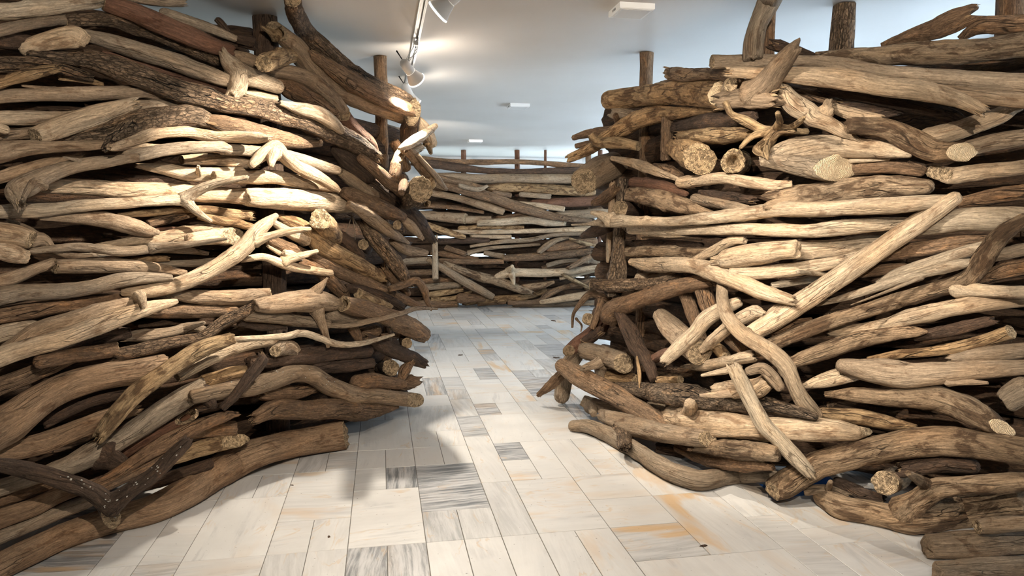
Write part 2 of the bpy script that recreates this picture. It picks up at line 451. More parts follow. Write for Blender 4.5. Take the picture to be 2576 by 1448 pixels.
for i in range(-8, 60):
    for j in range(-34, 20):
        if (i, j) in taken: continue
        sh = shapes[:]; rng.shuffle(sh)
        for di, dj in sorted(sh[:3], key=lambda s: -s[0] * s[1]) + [(2, 1), (1, 1)]:
            if put(i, j, di, dj, rng.choice([0, .05, .1, .1, .15, .2, .3, .5, .8, .95]) * rng.choice([1, 1, .6]), rng.choice([0, 0, .1, .2, .3, .6, .9])): break
VIS = [(-80, 1500), (200, 1330), (600, 1190), (860, 1060), (1010, 960), (1000, 830), (1060, 780), (1500, 780), (1470, 900), (1420, 1020), (1600, 1100), (1790, 1200), (1980, 1200), (2120, 1280), (2330, 1360), (2400, 1500)]
def inside(x, y):
    c = False
    for (x0, y0), (x1, y1) in zip(VIS, VIS[1:] + VIS[:1]):
        if (y0 > y) != (y1 > y) and x < (x1 - x0) * (y - y0) / (y1 - y0) + x0: c = not c
    return c
def to_px(p):
    d = np.array([p[0], p[1], p[2] - CAMZ]); t = d[1] * CP - d[2] * SP
    if t < .05: return (-1e5, 1e5)
    return (1288 + F * d[0] / t, 724 - F * (d[1] * SP + d[2] * CP) / t)
shared, fv, ff, fs, ft = {}, [], [], [], []
single = 0
cand = []
for (i, j, di, dj, grey, rust) in tiles:
    a, b = tile_xy(i, j)
    wa, wb = U * di, .1915 * dj
    ca, cb = a + wa / 2, b + wb / 2
    if not (A0 + .1 < ca < A1 - .1 and B0 < cb < B1 - .1): continue
    c = ab(ca, cb)
    pts = [to_px(ab(ca + sa * wa / 2, cb + sb * wb / 2)) for sa in (-1, 0, 1) for sb in (-1, 0, 1)]
    vis = any(inside(*q) for q in pts)
    cand.append((0 if vis else 1, ca, cb, wa, wb, di, dj, grey, rust, c))
cand.sort(key=lambda q: (q[0], q[1]))
g2 = .002
for (nv, ca, cb, wa, wb, di, dj, grey, rust, c) in cand:
    if nv == 0 and single < 290 and ca < 9.6:
        key = (di, dj)
        if key not in shared:
            v, f = box_vf(-wb / 2 + g2, wb / 2 - g2, -wa / 2 + g2, wa / 2 - g2, -.02, 0, .0012)
            shared[key] = mesh('marble_tile', v, f, M_TILE)
        o = link('marble_tile', shared[key], floor, (c[0], c[1], rng.uniform(-.0006, .0002)), (0, 0, YAW))
        o.color = (grey, rust, 0, 1)
        single += 1
    else:
        v, f = box_vf(-wb / 2 + g2, wb / 2 - g2, -wa / 2 + g2, wa / 2 - g2, -.02, 0, .0012)
        R = np.array([[math.cos(YAW), -math.sin(YAW), 0], [math.sin(YAW), math.cos(YAW), 0], [0, 0, 1.0]])
        n = len(fv); fv += [tuple(p) for p in xform(v, R, (c[0], c[1], 0))]; ff += [tuple(k + n for k in q) for q in f]
        s = rng.random(); fs += [s] * len(v); ft += [(grey, rust, 0, 1)] * len(v)
fm = mesh('marble_tile_field', fv, ff, M_TILEF)
fm.attributes.new('tseed', 'FLOAT', 'POINT').data.foreach_set('value', fs)
fm.attributes.new('ttint', 'FLOAT_COLOR', 'POINT').data.foreach_set('color', np.array(ft, np.float32).ravel())
tag(link('marble_tile_field', fm, floor), kind='stuff')

# ------------------------------------------------------------------ noise for the logs
def hash3(ix, iy, iz):
    h = (ix.astype(np.int64) * 374761393 + iy.astype(np.int64) * 668265263 + iz.astype(np.int64) * 2147483647) & 0xffffffff
    h = ((h ^ (h >> 13)) * 1274126177) & 0xffffffff
    return ((h ^ (h >> 16)) & 0xffff) / 65535.0 * 2 - 1
def vnoise(x, y, z):
    ix, iy, iz = np.floor(x), np.floor(y), np.floor(z)
    fx, fy, fz = x - ix, y - iy, z - iz
    fx, fy, fz = [q * q * (3 - 2 * q) for q in (fx, fy, fz)]
    r = 0
    for a in (0, 1):
        for b in (0, 1):
            for c in (0, 1):
                w = (fx if a else 1 - fx) * (fy if b else 1 - fy) * (fz if c else 1 - fz)
                r = r + w * hash3(ix + a, iy + b, iz + c)
    return r

def catmull(P, n):
    """n samples along a Catmull-Rom through rows of P, even in arc length of the first two columns"""
    P = np.asarray(P, float)
    if len(P) == 2: P = np.vstack([P[0], P.mean(0), P[1]])
    Q = np.vstack([2 * P[0] - P[1], P, 2 * P[-1] - P[-2]])
    out = []
    for i in range(1, len(Q) - 2):
        t = np.linspace(0, 1, 24, endpoint=False)[:, None]
        p0, p1, p2, p3 = Q[i - 1], Q[i], Q[i + 1], Q[i + 2]
        out.append(.5 * (2 * p1 + (p2 - p0) * t + (2 * p0 - 5 * p1 + 4 * p2 - p3) * t ** 2 + (3 * p1 - p0 - 3 * p2 + p3) * t ** 3))
    out = np.vstack(out + [P[-1:]])
    s = np.r_[0, np.cumsum(np.hypot(*np.diff(out[:, :2], axis=0).T))]
    u = np.linspace(0, s[-1], n)
    return np.stack([np.interp(u, s, out[:, k]) for k in range(out.shape[1])], 1)

def tube(path, rad, seed, look, sides, square=False, start='blunt', end='blunt', flat=1.0, slant=0.0):
    """one log surface: swept rings with lumps, grooves and knots; returns verts, faces, lc and the two end frames"""
    n = len(path); rs = np.random.RandomState(seed)
    T = np.gradient(path, axis=0); T /= np.linalg.norm(T, axis=1)[:, None] + 1e-9
    s = np.r_[0, np.cumsum(np.linalg.norm(np.diff(path, axis=0), axis=1))]
    N = np.zeros_like(T)
    ref = np.array([0, 0, 1.0]) if abs(T[0][2]) < .9 else np.array([0, -1.0, 0])
    N[0] = ref - T[0] * (ref @ T[0]); N[0] /= np.linalg.norm(N[0])
    for i in range(1, n):
        v = N[i - 1] - T[i] * (N[i - 1] @ T[i]); N[i] = v / (np.linalg.norm(v) + 1e-9)
    Bn = np.cross(T, N)
    th = np.arange(sides) * 2 * math.pi / sides
    S, TH = np.meshgrid(s, th, indexing='ij')
    R = np.repeat(rad[:, None], sides, 1)
    rm = float(np.mean(rad))
    o = rs.rand(3) * 50
    tw = rs.uniform(-.6, .6)
    c, sn = np.cos(TH + tw * S), np.sin(TH + tw * S)
    amp = {'s': .07, 'p': .10, 'g': .10, 'r': .07, 'y': .13, 'm': .12, 'b': .12, 'd': .13, 'k': .15}[look]
    fac = 1 + amp * vnoise(c * 1.1 + o[0], sn * 1.1 + o[1], S / (3.2 * rm) + o[2]) \
            + amp * .5 * vnoise(c * 2.6 + o[1], sn * 2.6 + o[2], S / (1.3 * rm) + o[0]) \
            + amp * .34 * vnoise(c * 5 + o[2], sn * 5 + o[0], S / (.75 * rm) + o[1])
    fac -= .10 * np.clip(vnoise(c * 4.4 + o[0] + 9, sn * 4.4 + o[1], S / (9 * rm) + o[2]) - .05, 0, 1)
    fac += .045 * vnoise(c * 8 + o[2] + 5, sn * 8 + o[1], S / (3 * rm) + o[0])
    if look in 'kdmb':                                              # bark plates standing proud
        fac += .055 * (vnoise(c * 2.2 + o[1] + 3, sn * 2.2 + o[0], S / (1.6 * rm) + o[2]) > .05)
    for _ in range(rs.randint(0, 2 + int(s[-1] / .45))):            # knots
        s0, t0 = rs.uniform(.1, .9) * s[-1], rs.uniform(0, 6.28)
        dth = np.angle(np.exp(1j * (TH - t0)))
        d2 = ((S - s0) / (.55 * rm)) ** 2 + (dth / .5) ** 2
        fac += rs.uniform(.08, .26) * (np.exp(-d2) - .45 * np.exp(-d2 * 7))
    if square:
        sq = 1 / np.maximum(np.abs(np.cos(TH - .45)), np.abs(np.sin(TH - .45)))
        fac = .5 * fac + .5 * (.86 * sq)
    R = R * fac
    if flat != 1.0:
        off_n = np.cos(TH) * R; off_b = np.sin(TH) * R * flat
    else:
        off_n = np.cos(TH) * R; off_b = np.sin(TH) * R
    V = path[:, None, :] + off_n[..., None] * N[:, None, :] + off_b[..., None] * Bn[:, None, :]
    L = np.stack([off_n, off_b, S], -1)
    for which, kind in (('start', start), ('end', end)):            # sawn ends are cut on the slant, open to the passage
        if kind == 'cut' and slant > 0:
            i, sgn = (0, -1) if which == 'start' else (n - 1, 1)
            ax = T[i] * sgn
            look_dir = np.array([0, 0, CAMZ]) - path[i]; look_dir /= np.linalg.norm(look_dir)
            nn = (1 - slant) * ax + slant * look_dir; nn /= np.linalg.norm(nn)
            den = max(.42, float(nn @ ax))
            offv = V[i] - path[i]
            d = -(offv @ nn) / den
            dist = np.abs(s - s[i]) / (2.6 * rad[i])
            wgt = np.clip(1 - dist, 0, 1)
            V = V + (wgt[:, None] * d[None, :])[..., None] * ax
    rings, lcs = [V[i] for i in range(n)], [L[i] for i in range(n)]
    def ring_ext(i, sgn, k, adv, jag):
        cen = path[i] + T[i] * sgn * adv * rad[i]
        j = jag * rad[i] * (vnoise(np.cos(th) * 2.3 + o[0], np.sin(th) * 2.3 + o[1], np.full(sides, 3.3 + sgn)) + .25)
        v = cen + (off_n[i] * k)[:, None] * N[i] + (off_b[i] * k)[:, None] * Bn[i] + (sgn * j)[:, None] * T[i]
        l = np.stack([off_n[i] * k, off_b[i] * k, np.full(sides, s[i] + sgn * adv * rad[i])], -1)
        return v, l
    prof = {'blunt': [(.96, .10, .22), (.84, .20, .3), (.42, .16, .34)], 'round': [(.88, .38, .05), (.62, .66, .08), (.3, .8, .08)],
            'torn': [(.93, .4, .9), (.72, .7, 1.2), (.34, .35, .8)], 'cut': []}
    frames = {}
    for which, kind in (('start', start), ('end', end)):
        i, sgn = (0, -1) if which == 'start' else (n - 1, 1)
        frames[which] = (path[i], T[i] * sgn, N[i], Bn[i] * sgn, off_n[i], off_b[i] * 1.0, rad[i], rings[0 if sgn < 0 else -1].copy())
        ext = [ring_ext(i, sgn, *q) for q in prof[kind]]
        if sgn < 0:
            rings = [e[0] for e in ext][::-1] + rings; lcs = [e[1] for e in ext][::-1] + lcs
        else:
            rings += [e[0] for e in ext]; lcs += [e[1] for e in ext]
    VV = np.vstack(rings); LL = np.vstack(lcs)
    m = len(rings)
    a = np.arange((m - 1) * sides).reshape(m - 1, sides)
    b = np.roll(a, -1, 1)
    faces = np.stack([a, b, b + sides, a + sides], -1).reshape(-1, 4).tolist()
    VV = np.vstack([VV, rings[0].mean(0), rings[-1].mean(0)])
    LL = np.vstack([LL, lcs[0].mean(0), lcs[-1].mean(0)])
    c0, c1 = len(VV) - 2, len(VV) - 1
    if start != 'cut': faces += [(c0, (k + 1) % sides, k) for k in range(sides)]
    if end != 'cut':
        q = (m - 1) * sides
        faces += [(c1, q + k, q + (k + 1) % sides) for k in range(sides)]
    return VV, faces, LL, frames

def end_face(frame, seed, hollow, rough=.2):
    """sawn or broken face closing a log: concentric rings with relief, or a rim round a rotten hole"""
    cen, ax, N, Bn, on, ob, r, ring = frame
    sides = len(ring); rs = np.random.RandomState(seed)
    ctr = ring.mean(0)
    e1, e2 = ring[0] - ctr, ring[sides // 4] - ctr
    nr_ = np.cross(e1, e2); nr_ /= np.linalg.norm(nr_) + 1e-9
    if nr_ @ ax < 0: nr_ = -nr_
    ax = nr_
    N = e1 / np.linalg.norm(e1); Bn = np.cross(ax, N)
    steps = [(1, 0), (.93, .06), (.7, .07), (.45, .07), (.2, .06)] if not hollow else [(1, 0), (.92, .06), (.72, .05), (.56, -.1), (.46, -.7), (.3, -1.3)]
    V, L = [], []
    ph = rs.rand(2) * 30
    for k, dz in steps:
        off = (ring - ctr) * k
        ang = np.linspace(0, 2 * math.pi, sides, endpoint=False)
        jit = rough * r * vnoise(np.cos(ang) * 3 * k + ph[0], np.sin(ang) * 3 * k + ph[1], np.full(sides, k * 7.0)) * (0 if k == 1 else 1)
        V.append(ctr + off + ax * (dz * r) + jit[:, None] * ax)
        L.append(np.stack([off @ N, off @ Bn, np.full(sides, dz * r)], -1))
    V.append((ctr + ax * steps[-1][1] * r)[None]); L.append(np.zeros((1, 3)))
    V = np.vstack(V); L = np.vstack(L); m = len(steps)
    f = []
    for i in range(m - 1):
        for k in range(sides):
            a, b = i * sides + k, i * sides + (k + 1) % sides
            f.append((a, b, b + sides, a + sides))
    q = (m - 1) * sides
    f += [(q + k, q + (k + 1) % sides, q + sides) for k in range(sides)]
    nrm = np.cross(V[f[0][1]] - V[f[0][0]], V[f[0][2]] - V[f[0][0]])
    big = np.cross(V[sides + sides // 4] - ctr, V[sides + sides // 2] - ctr)
    f0 = f[sides]                                     # orient outward
    nn = np.cross(V[f0[1]] - V[f0[0]], V[f0[2]] - V[f0[0]])
    if nn @ ax < 0: f = [tuple(reversed(q)) for q in f]
    return V, f, L

# ------------------------------------------------------------------ wall surfaces and the stacking depth
CURVE = {'L': ([-700, -100, 0, 300, 655, 880, 960, 1060, 1200], [2.9, 3.25, 3.38, 3.85, 4.45, 5.15, 5.5, 5.85, 6.2]),
         'R': ([1380, 1450, 1630, 1760, 1900, 2000, 2123, 2340, 2576, 3200], [6.2, 6.0, 5.4, 4.75, 4.1, 4.08, 4.05, 3.75, 3.42, 2.9]),
         'B': ([0, 2576], [13.2, 13.2])}
def wall_t(w, x): return np.interp(x, *CURVE[w])
GS, GX, GY = 4, 800, 300
ZB = {}
for w in 'LRB':
    xs = (np.arange(int((W + 2 * GX) / GS)) * GS - GX)
    ZB[w] = np.repeat(wall_t(w, xs)[None, :], int((H + 2 * GY) / GS), 0)
def zidx(w, x, y):
    z = ZB[w]
    return np.clip(((y + GY) / GS).astype(int), 0, z.shape[0] - 1), np.clip(((x + GX) / GS).astype(int), 0, z.shape[1] - 1)
def normals2(P):
    d = np.gradient(P[:, :2], axis=0); d /= np.linalg.norm(d, axis=1)[:, None] + 1e-9
    return np.stack([-d[:, 1], d[:, 0]], 1)
def limits(w, P, tol=1.0):
    """deepest allowed centre depth for every sample: wall surface, logs already placed, floor and ceiling"""
    n2 = normals2(P); t0 = wall_t(w, P[:, 0]); r = P[:, 2]
    req = t0 / (1 + r / F)
    for u in (-.75, -.4, 0, .4, .75):
        y, x = zidx(w, P[:, 0] + n2[:, 0] * r * u, P[:, 1] + n2[:, 1] * r * u)
        req = np.minimum(req, ZB[w][y, x] / (1 + tol * math.sqrt(1 - u * u) * r / F))
    d = ray(P[:, 0], P[:, 1])[:, 2]
    fl = np.where(-d + r / F > 1e-4, CAMZ / np.maximum(-d + r / F, 1e-4), 99)
    ce = np.where(d + r / F > 1e-4, (CEIL - CAMZ - .01) / np.maximum(d + r / F, 1e-4), 99)
    return req, fl, ce
def stamp(w, P, t):
    n2 = normals2(P)
    for u in np.linspace(-.95, .95, 13):
        y, x = zidx(w, P[:, 0] + n2[:, 0] * P[:, 2] * u, P[:, 1] + n2[:, 1] * P[:, 2] * u)
        np.minimum.at(ZB[w], (y, x), t - P[:, 2] * t / F * math.sqrt(1 - u * u))
def settle(w, P, flags):
    req, fl, ce = limits(w, P, 1.0 if w != 'B' else .85)
    n = len(P); s = np.linspace(-1, 1, n)
    if 'f' in flags: return np.minimum(fl, wall_t(w, P[:, 0]) + .12)
    wq = 1 / req
    deg = 2 if np.hypot(*(P[-1, :2] - P[0, :2])) > 250 else 1
    cf = np.polyfit(s, wq, deg)
    if deg == 2:
        cf[0] = np.clip(cf[0], -.02, .02)
        cf[1], cf[2] = np.polyfit(s, wq - cf[0] * s * s, 1)
    fit = np.polyval(cf, s)
    fit = fit + max(0.0, np.percentile(wq - fit, 94 if w != 'B' else 80))
    t = 1 / fit
    tw = wall_t(w, P[:, 0])
    t = np.maximum(t, tw - (.85 if w != 'B' else .9))
    t = np.minimum(t, np.minimum(fl, ce))
    for fl_, fr in (('c', 0), ('C', -1)):
        if fl_ in flags:
            d = np.linspace(0, 1, n) if fr == 0 else np.linspace(1, 0, n)
            t0 = t[fr] - .10
            t = np.minimum(t0 + d * .42, np.minimum(fl, ce))
    k = np.array([1, 2, 3, 2, 1.]); k /= k.sum()
    return np.convolve(np.pad(t, 2, mode='edge'), k, 'valid')

